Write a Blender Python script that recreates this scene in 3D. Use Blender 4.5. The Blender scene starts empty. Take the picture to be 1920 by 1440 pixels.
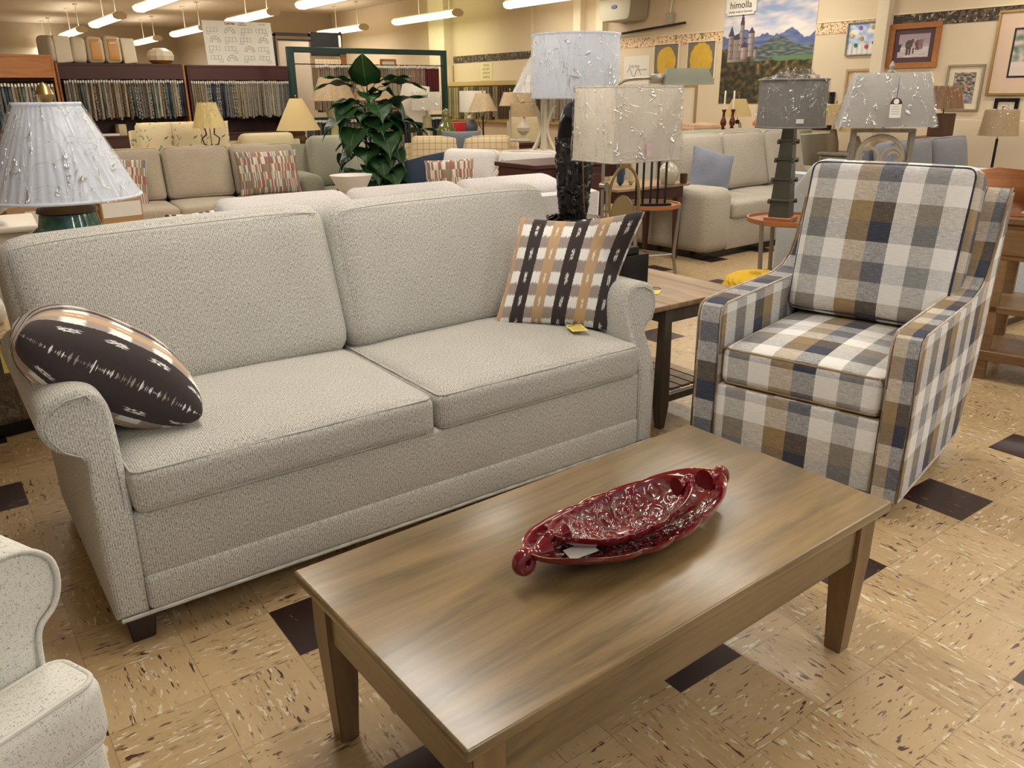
import bpy, bmesh, math, random
from math import sin, cos, pi, radians, sqrt, hypot, atan2
from mathutils import Vector, Matrix, noise
random.seed(7)
SC = bpy.context.scene
COL = SC.collection

# ------------------------------------------------------------------ camera
S = .2286                                   # one 9 inch floor tile
cam_d = bpy.data.cameras.new('camera')
cam = bpy.data.objects.new('camera', cam_d); COL.objects.link(cam)
cam_d.sensor_width = 36; cam_d.lens = 1502.06 / 1920 * 36; cam_d.clip_start = .02; cam_d.clip_end = 120
PITCH, ROLL, HEAD = .347682, -.0098154, 4.0828206
def cam_basis():
    def ray(X, Y):
        c, s = cos(ROLL), sin(ROLL); X, Y = c*X - s*Y, s*X + c*Y
        F = cos(PITCH) + Y*sin(PITCH); U = -sin(PITCH) + Y*cos(PITCH)
        c, s = cos(HEAD), sin(HEAD); gx, gy = c*X - s*F, s*X + c*F
        return Vector((-gy, gx, U))
    f = ray(0, 0); return (ray(1, 0) - f).normalized(), (ray(0, 1) - f).normalized(), f.normalized()
rv, uv_, fv = cam_basis()
cam.matrix_world = Matrix(((rv.x, uv_.x, -fv.x, -.10423), (rv.y, uv_.y, -fv.y, .112), (rv.z, uv_.z, -fv.z, 1.36774), (0, 0, 0, 1)))
SC.camera = cam

# ------------------------------------------------------------------ exposure, world (soft daylight that enters from the shop front behind the camera)
SC.view_settings.view_transform = 'Standard'; SC.view_settings.look = 'None'
SC.view_settings.gamma = 1; SC.view_settings.exposure = -1.0
try: SC.view_settings.use_curve_mapping = False
except Exception: pass
w = bpy.data.worlds.new('world'); SC.world = w; w.use_nodes = True
w.node_tree.nodes['Background'].inputs[0].default_value = (.80, .88, 1, 1)
w.node_tree.nodes['Background'].inputs[1].default_value = .85
CEIL = 3.3; TUBE_WATTS = 62; TUBE_EMIT = 9.0; UPLIGHT_WATTS = 9

# ------------------------------------------------------------------ node helpers
def lin(c):
    return tuple((v/255/12.92 if v/255 <= .04045 else ((v/255+.055)/1.055)**2.4) for v in c[:3]) + (1,)
class NT:
    def __init__(s, name):
        s.m = bpy.data.materials.new(name); s.m.use_nodes = True; s.t = s.m.node_tree
        s.b = s.t.nodes['Principled BSDF']; s.out = s.t.nodes['Material Output']
    def n(s, typ, **kw):
        nd = s.t.nodes.new('ShaderNode' + typ)
        for k, v in kw.items():
            if k.startswith('i'):
                key = k[1:]; key = int(key) if key.isdigit() else key.replace('_', ' ')
                if hasattr(v, 'is_linked') or isinstance(v, bpy.types.NodeSocket): s.t.links.new(v, nd.inputs[key])
                else: nd.inputs[key].default_value = v
            else: setattr(nd, k, v)
        return nd
    def math(s, op, a, b=0.0, c=None):
        nd = s.t.nodes.new('ShaderNodeMath'); nd.operation = op
        for i, v in enumerate((a, b) if c is None else (a, b, c)):
            if isinstance(v, bpy.types.NodeSocket): s.t.links.new(v, nd.inputs[i])
            else: nd.inputs[i].default_value = v
        return nd.outputs[0]
    def mix(s, f, a, b, typ='MIX'):
        nd = s.t.nodes.new('ShaderNodeMix'); nd.data_type = 'RGBA'; nd.blend_type = typ
        for i, v in ((0, f), (6, a), (7, b)):
            if isinstance(v, bpy.types.NodeSocket): s.t.links.new(v, nd.inputs[i])
            else: nd.inputs[i].default_value = v
        return nd.outputs[2]
    def uv(s, sx=1, sy=1, sz=1, obj=False, rot=(0, 0, 0), loc=(0, 0, 0)):
        tc = s.n('TexCoord'); mp = s.n('Mapping'); mp.inputs['Scale'].default_value = (sx, sy, sz)
        mp.inputs['Rotation'].default_value = rot; mp.inputs['Location'].default_value = loc
        s.t.links.new(tc.outputs['Object' if obj else 'UV'], mp.inputs['Vector']); return mp.outputs[0]
    def noise(s, vec, scale=5, detail=3, rough=.5, dist=0):
        nd = s.n('TexNoise'); s.t.links.new(vec, nd.inputs['Vector'])
        nd.inputs['Scale'].default_value = scale; nd.inputs['Detail'].default_value = detail
        nd.inputs['Roughness'].default_value = rough; nd.inputs['Distortion'].default_value = dist
        return nd.outputs[0]
    def ramp(s, fac, stops, interp='LINEAR'):
        nd = s.n('ValToRGB'); s.t.links.new(fac, nd.inputs[0]); cr = nd.color_ramp; cr.interpolation = interp
        while len(cr.elements) < len(stops): cr.elements.new(.5)
        for e, (p, c) in zip(cr.elements, stops):
            e.position = p; e.color = c if len(c) == 4 else tuple(c) + (1,)
        return nd.outputs[0]
    def sep(s, vec):
        nd = s.n('SeparateXYZ'); s.t.links.new(vec, nd.inputs[0]); return nd.outputs
    def comb(s, x, y, z=0.0):
        nd = s.n('CombineXYZ')
        for i, v in enumerate((x, y, z)):
            if isinstance(v, bpy.types.NodeSocket): s.t.links.new(v, nd.inputs[i])
            else: nd.inputs[i].default_value = v
        return nd.outputs[0]
    def bump(s, h, strength=.3, dist=.002):
        nd = s.n('Bump'); s.t.links.new(h, nd.inputs['Height']); nd.inputs['Strength'].default_value = strength
        nd.inputs['Distance'].default_value = dist; s.t.links.new(nd.outputs[0], s.b.inputs['Normal']); return nd.outputs[0]
    def col(s, c):
        if isinstance(c, bpy.types.NodeSocket): s.t.links.new(c, s.b.inputs['Base Color'])
        else: s.b.inputs['Base Color'].default_value = c
        return s
    def set(s, **kw):
        for k, v in kw.items(): 
            key = k.replace('_', ' ')
            if isinstance(v, bpy.types.NodeSocket): s.t.links.new(v, s.b.inputs[key])
            else: s.b.inputs[key].default_value = v
        return s
G3 = lambda v: (v, v, v, 1)

def plain(name, c, rough=.6, metal=0, coat=0, spec=.5, var=.06):
    t = NT(name); v = t.uv(1, 1, 1, obj=True); nz = t.noise(v, 9, 4)
    cc = lin(c); t.col(t.mix(nz, tuple(x*(1-var) for x in cc[:3])+(1,), tuple(min(1, x*(1+var)) for x in cc[:3])+(1,)))
    t.set(Roughness=rough, Metallic=metal, Coat_Weight=coat, Coat_Roughness=.08); t.b.inputs['Specular IOR Level'].default_value = spec
    return t.m

def tweed(name, dark, light, rib=260., fine=900., amt=.5, bump=.5, sheen=.15, slub=.35, cord=0.):
    t = NT(name); v = t.uv(); x, y, z = t.sep(v)[:3]
    a = t.noise(t.uv(1, .28, 1), rib, 2, .6); b = t.noise(t.uv(.3, 1, 1), rib, 2, .6)
    c = t.noise(v, fine, 1); d = t.noise(v, 7, 3)
    h = t.math('ADD', t.math('MULTIPLY', a, .45), t.math('MULTIPLY', b, .3))
    h = t.math('ADD', h, t.math('MULTIPLY', c, slub))
    if cord:
        h = t.math('ADD', h, t.math('MULTIPLY', t.math('SINE', t.math('MULTIPLY', x, 1050.)), cord)); h = t.math('ADD', h, t.math('MULTIPLY', t.math('SINE', t.math('MULTIPLY', y, 1500.)), cord*.5))
    f = t.ramp(h, [(.40, lin(dark)), (.52, tuple((p+q)/2 for p, q in zip(lin(dark), lin(light)))), (.64, lin(light))])
    f = t.mix(.10, f, t.ramp(d, [(.3, G3(.3)), (.7, G3(.9))]), 'SOFT_LIGHT')
    t.col(f); t.set(Roughness=.92, Sheen_Weight=sheen, Sheen_Roughness=.5); t.b.inputs['Specular IOR Level'].default_value = .2
    t.bump(h, bump, .0015); return t.m

def wood(name, c1, c2, rough=.4, ax=0, grain=1., coat=0., scale=1.):
    t = NT(name); sc = [1, 1]; sc[ax] = .17
    v = t.uv(sc[0]*scale, sc[1]*scale, 1); a = t.noise(v, 7*grain, 5, .6, 2.2)
    sc2 = [1, 1]; sc2[ax] = .02; b = t.noise(t.uv(*[q*scale for q in sc2]), 90*grain, 3, .6)
    c = t.noise(t.uv(scale*(.5 if ax == 0 else 1), scale*(.5 if ax else 1)), 2.4, 3, .5, .4)
    f = t.math('ADD', t.math('MULTIPLY', a, .6), t.math('MULTIPLY', b, .16)); f = t.math('ADD', f, t.math('MULTIPLY', c, .34))
    t.col(t.ramp(f, [(.40, lin(c1)), (.70, lin(c2))])); t.set(Roughness=rough, Coat_Weight=coat, Coat_Roughness=.22)
    t.bump(b, .08, .001); return t.m

def plaid(name, p=.080, q=.076, ox=0., oy=0.):
    t = NT(name); x, y, z = t.sep(t.uv(loc=(ox, oy, 0)))[:3]
    W, Gc, T, N = (232, 230, 226), (140, 139, 136), (160, 136, 98), (50, 54, 68)
    wob = t.math('MULTIPLY', t.math('SUBTRACT', t.noise(t.uv(20, 500, 1), 1, 1), .5), .0015)
    def idx(c, pp): return t.math('FRACT', t.math('DIVIDE', t.math('ADD', c, wob), pp*5))
    st = lambda cols: [(k/5 + 1e-4, lin(c)) for k, c in enumerate(cols)]
    a = t.ramp(idx(x, p), st((T, W, Gc, W, N)), 'CONSTANT'); b = t.ramp(idx(y, q), st(((236, 235, 232), (78, 83, 98), (134, 118, 94), (236, 235, 232), (150, 152, 158))), 'CONSTANT')
    th = t.noise(t.uv(1, .06, 1), 800, 2, .7); th2 = t.noise(t.uv(.06, 1, 1), 800, 2, .7)
    f = t.math('MULTIPLY', t.math('ADD', th, t.math('SUBTRACT', 1., th2)), .5)
    f = t.ramp(f, [(.36, G3(.10)), (.64, G3(.66))]); 
    c = t.mix(f, a, b); sl = t.noise(t.uv(.1, 1, 1), 300, 2, .8)
    c = t.mix(.35, c, t.ramp(sl, [(.35, G3(.32)), (.5, G3(.55)), (.68, G3(1))]), 'OVERLAY')
    t.col(c); t.set(Roughness=.9, Sheen_Weight=.1); t.b.inputs['Specular IOR Level'].default_value = .2
    t.bump(f, .35, .0008); return t.m

def ikat(name, scale=1.):
    """stripes running along v; u across"""
    t = NT(name); v0 = t.uv(scale, scale, 1); x, y, z = t.sep(v0)[:3]
    blur = t.math('MULTIPLY', t.math('SUBTRACT', t.noise(t.uv(scale*14, scale*160, 1), 1, 3, .7), .5), .022)
    blurx = t.math('MULTIPLY', t.math('SUBTRACT', t.noise(t.uv(scale*240, scale*12, 1), 1, 3, .7), .5), .035)
    P = .165; u = t.math('FRACT', t.math('DIVIDE', t.math('ADD', x, t.math('MULTIPLY', blur, .5)), P))
    # 0 black .22 | grey/white check .28-.5 | tan .5-.72 | grey/white check .72-1
    blk, tan = lin((66, 58, 58)), lin((193, 160, 124)); gry, wht = lin((160, 148, 140)), lin((240, 238, 232))
    vy = t.math('FRACT', t.math('DIVIDE', t.math('ADD', y, blurx), .092))
    chk = t.ramp(vy, [(0, gry), (.47, gry), (.53, wht), (.97, wht), (1, gry)])
    dy = t.math('FRACT', t.math('DIVIDE', t.math('ADD', y, t.math('MULTIPLY', blurx, 1.4)), .092))
    dash = t.ramp(dy, [(.0, G3(0)), (.5, G3(0)), (.58, G3(1)), (.9, G3(1)), (.97, G3(0))])
    def band(lo, hi): return t.math('MULTIPLY', t.math('GREATER_THAN', u, lo), t.math('LESS_THAN', u, hi))
    c = t.mix(band(0, .33), chk, blk); c = t.mix(band(.53, .78), c, tan)
    br = t.math('GREATER_THAN', t.noise(t.uv(scale*600, scale*90, 1), 1, 2), .47)
    d = t.math('MULTIPLY', t.math('MULTIPLY', dash, br), t.math('ADD', band(.13, .20), band(.63, .68)))
    c = t.mix(d, c, wht); c = t.mix(.15, c, t.ramp(t.noise(v0, 700, 1), [(.3, G3(.2)), (.7, G3(.9))]), 'OVERLAY')
    t.col(c); t.set(Roughness=.9, Sheen_Weight=.1); t.b.inputs['Specular IOR Level'].default_value = .2
    t.bump(t.noise(v0, 600, 2), .3, .001); return t.m

def multistripe(name):
    t = NT(name); x, y, z = t.sep(t.uv())[:3]
    row = t.math('FLOOR', t.math('DIVIDE', y, .075))
    cell = t.math('FLOOR', t.math('ADD', t.math('DIVIDE', x, .010), t.math('MULTIPLY', row, 7.3)))
    wn = t.n('TexWhiteNoise', noise_dimensions='2D'); t.t.links.new(t.comb(cell, row), wn.inputs['Vector'])
    c = t.ramp(wn.outputs[0], [(0, lin((200, 190, 175))), (.2, lin((160, 96, 78))), (.36, lin((140, 136, 108))), (.55, lin((226, 220, 208))), (.72, lin((120, 118, 118))), (.86, lin((176, 126, 104)))], 'CONSTANT')
    fr = t.math('FRACT', t.math('DIVIDE', x, .010)); c = t.mix(t.math('LESS_THAN', fr, .22), c, lin((90, 84, 80)))
    t.col(c); t.set(Roughness=.9); return t.m

def shade(name, c, trans=.45):
    t = NT(name); cc = lin(c); t.col(t.mix(t.noise(t.uv(), 60, 3), tuple(x*.95 for x in cc[:3])+(1,), cc)); t.set(Roughness=.85)
    t.b.inputs['Specular IOR Level'].default_value = .1
    tr = t.n('BsdfTranslucent'); tr.inputs[0].default_value = cc; mx = t.n('MixShader'); mx.inputs[0].default_value = trans
    t.t.links.new(t.b.outputs[0], mx.inputs[1]); t.t.links.new(tr.outputs[0], mx.inputs[2]); t.t.links.new(mx.outputs[0], t.out.inputs[0]); return t.m

def wrap(name, density=.32):
    """clear wrinkled plastic film"""
    t = NT(name); tr = t.n('BsdfTransparent'); tr.inputs[0].default_value = (.97, .97, .98, 1)
    gl = t.n('BsdfGlossy'); gl.inputs[0].default_value = (1, 1, 1, 1); gl.inputs['Roughness'].default_value = .28
    v = t.uv(7, 2.2, 1, rot=(0, 0, .35)); a = t.noise(v, 1.7, 2, .5, 1.2)
    r1 = t.math('ABSOLUTE', t.math('SUBTRACT', a, .5)); ridge = t.math('SUBTRACT', 1., t.math('MINIMUM', t.math('MULTIPLY', r1, 17.), 1.))
    b = t.noise(t.uv(4, 8, 1, rot=(0, 0, 1.0)), 1.5, 1.5, .5, 1.6); r2 = t.math('ABSOLUTE', t.math('SUBTRACT', b, .5))
    ridge2 = t.math('SUBTRACT', 1., t.math('MINIMUM', t.math('MULTIPLY', r2, 26.), 1.))
    h = t.math('ADD', t.math('MULTIPLY', ridge, .7), t.math('MULTIPLY', ridge2, .5))
    bp = t.n('Bump'); t.t.links.new(h, bp.inputs['Height']); bp.inputs['Strength'].default_value = 1.; bp.inputs['Distance'].default_value = .012
    t.t.links.new(bp.outputs[0], gl.inputs['Normal'])
    fr = t.n('Fresnel'); fr.inputs['IOR'].default_value = 1.6; t.t.links.new(bp.outputs[0], fr.inputs['Normal'])
    f = t.math('MINIMUM', t.math('ADD', t.math('MULTIPLY', fr.outputs[0], .28), t.math('MULTIPLY', t.math('POWER', t.math('MINIMUM', t.math('MULTIPLY', h, 1.25), 1.3), 6.), density)), .85)
    mx = t.n('MixShader'); t.t.links.new(f, mx.inputs[0]); t.t.links.new(tr.outputs[0], mx.inputs[1]); t.t.links.new(gl.outputs[0], mx.inputs[2])
    t.t.links.new(mx.outputs[0], t.out.inputs[0]); return t.m

def emis(name, c, s):
    t = NT(name); t.col(lin(c)); t.b.inputs['Emission Color'].default_value = lin(c); t.b.inputs['Emission Strength'].default_value = s; return t.m

# ------------------------------------------------------------------ mesh helpers
def setuv(bm, faces, M=None):
    L = bm.loops.layers.uv.verify()
    for f in faces:
        f.normal_update(); n = f.normal; ax = max(range(3), key=lambda i: abs(n[i]))
        for l in f.loops:
            c = l.vert.co
            l[L].uv = (c.y, c.z) if ax == 0 else (c.x, c.z) if ax == 1 else (c.x, c.y)
def xf(bm, verts, M):
    if M is not None:
        for v in verts: v.co = M @ v.co
class Rec:
    """records verts and faces a primitive adds"""
    def __init__(s, bm): s.bm = bm; s.v = set(bm.verts); s.f = set(bm.faces)
    def new(s): return [v for v in s.bm.verts if v not in s.v], [f for f in s.bm.faces if f not in s.f]
def box(bm, x0, x1, y0, y1, z0, z1, bev=0., seg=2, M=None, taper=None):
    r = Rec(bm); vs = bmesh.ops.create_cube(bm, size=1)['verts']
    for v in vs:
        tx = ty = 1
        if taper and v.co.z < 0: tx, ty = taper
        v.co = Vector(((x0+x1)/2 + v.co.x*(x1-x0)*tx, (y0+y1)/2 + v.co.y*(y1-y0)*ty, (z0+z1)/2 + v.co.z*(z1-z0)))
    if bev > 0:
        es = list({e for v in vs for e in v.link_edges}); bmesh.ops.bevel(bm, geom=es, offset=bev, segments=seg, affect='EDGES', profile=.5)
    nv, nf = r.new(); setuv(bm, nf); xf(bm, nv, M); return nv
def prism(bm, pts, y0, y1, bev=0., seg=2, M=None, yfun=None):
    """pts in (x,z), extruded along y"""
    r = Rec(bm); a = [bm.verts.new((p[0], y0, p[1])) for p in pts]; b = [bm.verts.new((p[0], y1, p[1])) for p in pts]; n = len(pts)
    fs = [bm.faces.new(a), bm.faces.new(list(reversed(b)))]
    for i in range(n): fs.append(bm.faces.new((a[i], b[i], b[(i+1) % n], a[(i+1) % n])))
    bmesh.ops.recalc_face_normals(bm, faces=fs)
    if bev > 0:
        es = [e for e in fs[0].edges] + [e for e in fs[1].edges]
        bmesh.ops.bevel(bm, geom=es, offset=bev, segments=seg, affect='EDGES', profile=.5)
    nv, nf = r.new()
    if yfun:
        for v in nv: v.co.y += yfun(v.co)
    setuv(bm, nf)
    # arc length uv on the rim
    xf(bm, nv, M); return nv
def cushion(bm, w, d, t, r=.04, crown=.03, n=12, M=None, side=.0, uvo=(0, 0), wr=.0):
    rc = Rec(bm); hx, hy, hz = w/2, d/2, t/2
    def P(a, b, c):
        p = [a*hx, b*hy, c*hz]; inn = [max(-h+r, min(h-r, q)) for q, h in zip(p, (hx, hy, hz))]
        dv = Vector([q-i for q, i in zip(p, inn)]); 
        o = Vector(inn) + (dv.normalized()*r if dv.length > 1e-9 else dv)
        k = (1-a*a)*(1-b*b); o.z += crown*c*k**.7 if k > 0 else 0
        o.x += side*a*(1-b*b)*(1-c*c); o.y += side*b*(1-a*a)*(1-c*c)
        if wr: o += Vector((0, 0, wr*noise.noise(Vector((o.x*5, o.y*5, o.z*5+uvo[0]*9)))))
        return o
    S_ = [sin(pi/2*(-1+2*i/n)) for i in range(n+1)]
    vm = {}
    def V(a, b, c):
        k = (round(a, 5), round(b, 5), round(c, 5))
        if k not in vm: vm[k] = bm.verts.new(P(a, b, c))
        return vm[k]
    L = bm.loops.layers.uv.verify()
    for ax in range(3):
        for sg in (-1, 1):
            for i in range(n):
                for j in range(n):
                    q = []
                    for (p_, q_) in ((i, j), (i+1, j), (i+1, j+1), (i, j+1)):
                        c = [0, 0, 0]; c[ax] = sg; c[(ax+1) % 3] = S_[p_]; c[(ax+2) % 3] = S_[q_]; q.append(V(*c))
                    if sg < 0: q.reverse()
                    f = bm.faces.new(q)
                    for l in f.loops:
                        c = l.vert.co
                        l[L].uv = ((c.y, c.z) if ax == 0 else (c.x, c.z) if ax == 1 else (c.x, c.y-hz*0))
                        l[L].uv[0] += uvo[0]; l[L].uv[1] += uvo[1]
    nv, nf = rc.new(); xf(bm, nv, M); return nv
def welt_path(w, d, t, r, c=1, n=5, drop=.3):
    hx, hy = w/2 - .29*r, d/2 - .29*r; rr = r*.8; pts = []
    for (sx, sy, a0) in ((1, 1, 0), (-1, 1, 90), (-1, -1, 180), (1, -1, 270)):
        for k in range(n):
            a = radians(a0 + 90*k/(n-1)); pts.append(Vector((sx*(hx-rr)+rr*cos(a), sy*(hy-rr)+rr*sin(a), c*(t/2-drop*r))))
    return pts
def tube(bm, pts, r, n=8, closed=False, cap=True, rf=None):
    pts = [Vector(p) for p in pts]; m = len(pts); rings = []; rc = Rec(bm)
    up = None; L = bm.loops.layers.uv.verify()
    for i, p in enumerate(pts):
        a = pts[(i-1) % m] if (closed or i > 0) else p; b = pts[(i+1) % m] if (closed or i < m-1) else p
        tg = (b-a); tg = tg.normalized() if tg.length > 1e-9 else Vector((0, 0, 1))
        if up is None: up = Vector((0, 0, 1)) if abs(tg.z) < .9 else Vector((1, 0, 0))
        s = tg.cross(up); s = s.normalized() if s.length > 1e-6 else Vector((1, 0, 0)); up = s.cross(tg).normalized()
        R = rf(i/(m-1 if m > 1 else 1)) if rf else r
        rings.append([bm.verts.new(p + s*R*cos(2*pi*k/n) + up*R*sin(2*pi*k/n)) for k in range(n)])
    for i in range(m if closed else m-1):
        A, B = rings[i], rings[(i+1) % m]
        for k in range(n):
            f = bm.faces.new((A[k], A[(k+1) % n], B[(k+1) % n], B[k])); 
            for l, (uu, vv) in zip(f.loops, ((k, i), (k+1, i), (k+1, i+1), (k, i+1))): l[L].uv = (uu*.01, vv*.02)
    if cap and not closed:
        bm.faces.new(list(reversed(rings[0]))); bm.faces.new(rings[-1])
    bmesh.ops.recalc_face_normals(bm, faces=rc.new()[1]); return rc.new()[0]
def lathe(bm, prof, n=32, c=(0, 0, 0), cap=True, M=None, rib=0., ribn=0, sq=None):
    rc = Rec(bm); L = bm.loops.layers.uv.verify(); rings = []; c = Vector(c); s = 0; ss = []
    for i, (r, z) in enumerate(prof):
        if i: s += hypot(r-prof[i-1][0], z-prof[i-1][1])
        ss.append(s); ring = []
        for k in range(n):
            a = 2*pi*k/n; rr = r*(1 + rib*(cos(a*ribn))) if ribn else r
            x, y = rr*cos(a), rr*sin(a)
            ring.append(bm.verts.new(c + Vector((x, y, z))))
        rings.append(ring)
    for i in range(len(prof)-1):
        for k in range(n):
            f = bm.faces.new((rings[i][k], rings[i][(k+1) % n], rings[i+1][(k+1) % n], rings[i+1][k]))
            R = max(prof[i][0], prof[i+1][0], .02)
            for l, (kk, ii) in zip(f.loops, ((k, i), (k+1, i), (k+1, i+1), (k, i+1))): l[L].uv = (kk/n*2*pi*R, ss[ii])
    if cap:
        if prof[0][0] > 1e-5: bm.faces.new(list(reversed(rings[0])))
        if prof[-1][0] > 1e-5: bm.faces.new(rings[-1])
    nv, nf = rc.new(); bmesh.ops.recalc_face_normals(bm, faces=nf); xf(bm, nv, M); return nv
def spl(pts, k=4, closed=True):
    n = len(pts); out = []
    for i in range(n if closed else n-1):
        p0, p1, p2, p3 = [pts[(i+j) % n] if closed else pts[max(0, min(n-1, i+j))] for j in (-1, 0, 1, 2)]
        for s in range(k):
            t = s/k; out.append(tuple(.5*(2*p1[a] + (p2[a]-p0[a])*t + (2*p0[a]-5*p1[a]+4*p2[a]-p3[a])*t*t + (3*p1[a]-p0[a]-3*p2[a]+p3[a])*t**3) for a in range(2)))
    if not closed: out.append(tuple(pts[-1]))
    return out
def pillow_bm(w, h, t, n=20, pull=.07, wr=.012, seed=0, uvs=1., fn=None, pw=.45):
    bm = bmesh.new(); L = bm.loops.layers.uv.verify(); g = {}
    for sd in (1, -1):
        for i in range(n+1):
            for j in range(n+1):
                if sd < 0 and (i in (0, n) or j in (0, n)): g[sd, i, j] = g[1, i, j]; continue
                u, v = -1+2*i/n, -1+2*j/n; u, v = sin(u*pi/2), sin(v*pi/2)
                x = w/2*u*(1-pull*(1-v*v)*abs(u)); y = h/2*v*(1-pull*(1-u*u)*abs(v))
                z = sd*t/2*((1-u**2)*(1-v**2))**pw
                z += wr*noise.noise(Vector((x*7+seed, y*7, sd*3)))*(1 if abs(u) < 1 and abs(v) < 1 else .5)
                p = Vector((x, y, z)); 
                if fn: p = fn(p, u, v)
                g[sd, i, j] = bm.verts.new(p)
    for sd in (1, -1):
        for i in range(n):
            for j in range(n):
                ids = ((i, j), (i+1, j), (i+1, j+1), (i, j+1)); q = [g[sd, a, b] for a, b in ids]
                uvq = [(w/2*sin(pi/2*(-1+2*a/n)), h/2*sin(pi/2*(-1+2*b/n))) for a, b in ids]
                if sd < 0: q.reverse(); uvq.reverse()
                f = bm.faces.new(q)
                for l, c in zip(f.loops, uvq): l[L].uv = (c[0]*uvs+(.0 if sd > 0 else .0), c[1]*uvs)
    return bm
def mesh(name, bm, m, parent=None, smooth=True, ang=35):
    if not bm.loops.layers.uv.keys(): setuv(bm, bm.faces)
    for f in bm.faces: f.smooth = smooth
    if smooth:
        lim = radians(ang)
        for e in bm.edges:
            if len(e.link_faces) == 2 and e.calc_face_angle(0) > lim: e.smooth = False
    me = bpy.data.meshes.new(name); bm.to_mesh(me); bm.free(); me.materials.append(m)
    o = bpy.data.objects.new(name, me); COL.objects.link(o)
    if parent is not None: o.parent = parent
    return o
def new(): return bmesh.new()
def tag(o, label, cat, group=None, kind=None):
    o['label'] = label
    if kind: o['kind'] = kind
    else: pass
    if cat: o['category'] = cat
    if group: o['group'] = group
    return o
def struct(o): o['kind'] = 'structure'; return o
def thing(name, label, cat, loc=(0, 0, 0), rz=0, group=None):
    o = bpy.data.objects.new(name, None); o.empty_display_size = .1; COL.objects.link(o); o.location = loc; o.rotation_euler = (0, 0, rz)
    return tag(o, label, cat, group)
def dup(root, loc, rz=None, label=None, group=None):
    def cp(o, par):
        c = o.copy(); COL.objects.link(c); c.parent = par
        for ch in o.children: cp(ch, c)
        return c
    r = cp(root, None); r.location = loc
    if rz is not None: r.rotation_euler = (0, 0, rz)
    if label: r['label'] = label
    if group: r['group'] = group
    return r
def MT(loc=(0, 0, 0), rx=0, ry=0, rz=0):
    return Matrix.Translation(loc) @ Matrix.Rotation(rz, 4, 'Z') @ Matrix.Rotation(ry, 4, 'Y') @ Matrix.Rotation(rx, 4, 'X')
def text(s, size, m, parent, loc, rot=(pi/2, 0, 0), name='lettering', ext=.0008, bold=0):
    cu = bpy.data.curves.new('t', 'FONT'); cu.body = s; cu.size = size; cu.align_x = 'CENTER'; cu.align_y = 'CENTER'; cu.extrude = ext; cu.offset = bold
    cu.resolution_u = 3
    o = bpy.data.objects.new('t', cu); COL.objects.link(o); bpy.context.view_layer.update()
    me = bpy.data.meshes.new_from_object(o.evaluated_get(bpy.context.evaluated_depsgraph_get()))
    bpy.data.objects.remove(o); me.materials.clear(); me.materials.append(m)
    q = bpy.data.objects.new(name, me); COL.objects.link(q); q.parent = parent; q.location = loc; q.rotation_euler = rot; return q
def painted(name, w, h, nx, ny, fn, parent=None, M=None, rough=.5):
    """flat picture in the local xz plane facing -y; fn(u,v)->sRGB, stored as a colour attribute"""
    bm = new(); L = bm.loops.layers.uv.verify(); C = bm.loops.layers.float_color.new('Col')
    vs = [[bm.verts.new((w*(i/nx-.5), 0, h*(j/ny-.5))) for i in range(nx+1)] for j in range(ny+1)]
    cc = [[lin(fn(i/nx, j/ny)) for i in range(nx+1)] for j in range(ny+1)]
    for j in range(ny):
        for i in range(nx):
            f = bm.faces.new((vs[j][i], vs[j][i+1], vs[j+1][i+1], vs[j+1][i]))
            for l, (a, b) in zip(f.loops, ((i, j), (i+1, j), (i+1, j+1), (i, j+1))): l[L].uv = (a/nx*w, b/ny*h); l[C] = cc[b][a]
    if M is not None: xf(bm, bm.verts, M)
    t = NT('painted_' + name); at = t.n('Attribute', attribute_name='Col'); t.col(at.outputs['Color']); t.set(Roughness=rough)
    return mesh(name, bm, t.m, parent, smooth=False)

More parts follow.
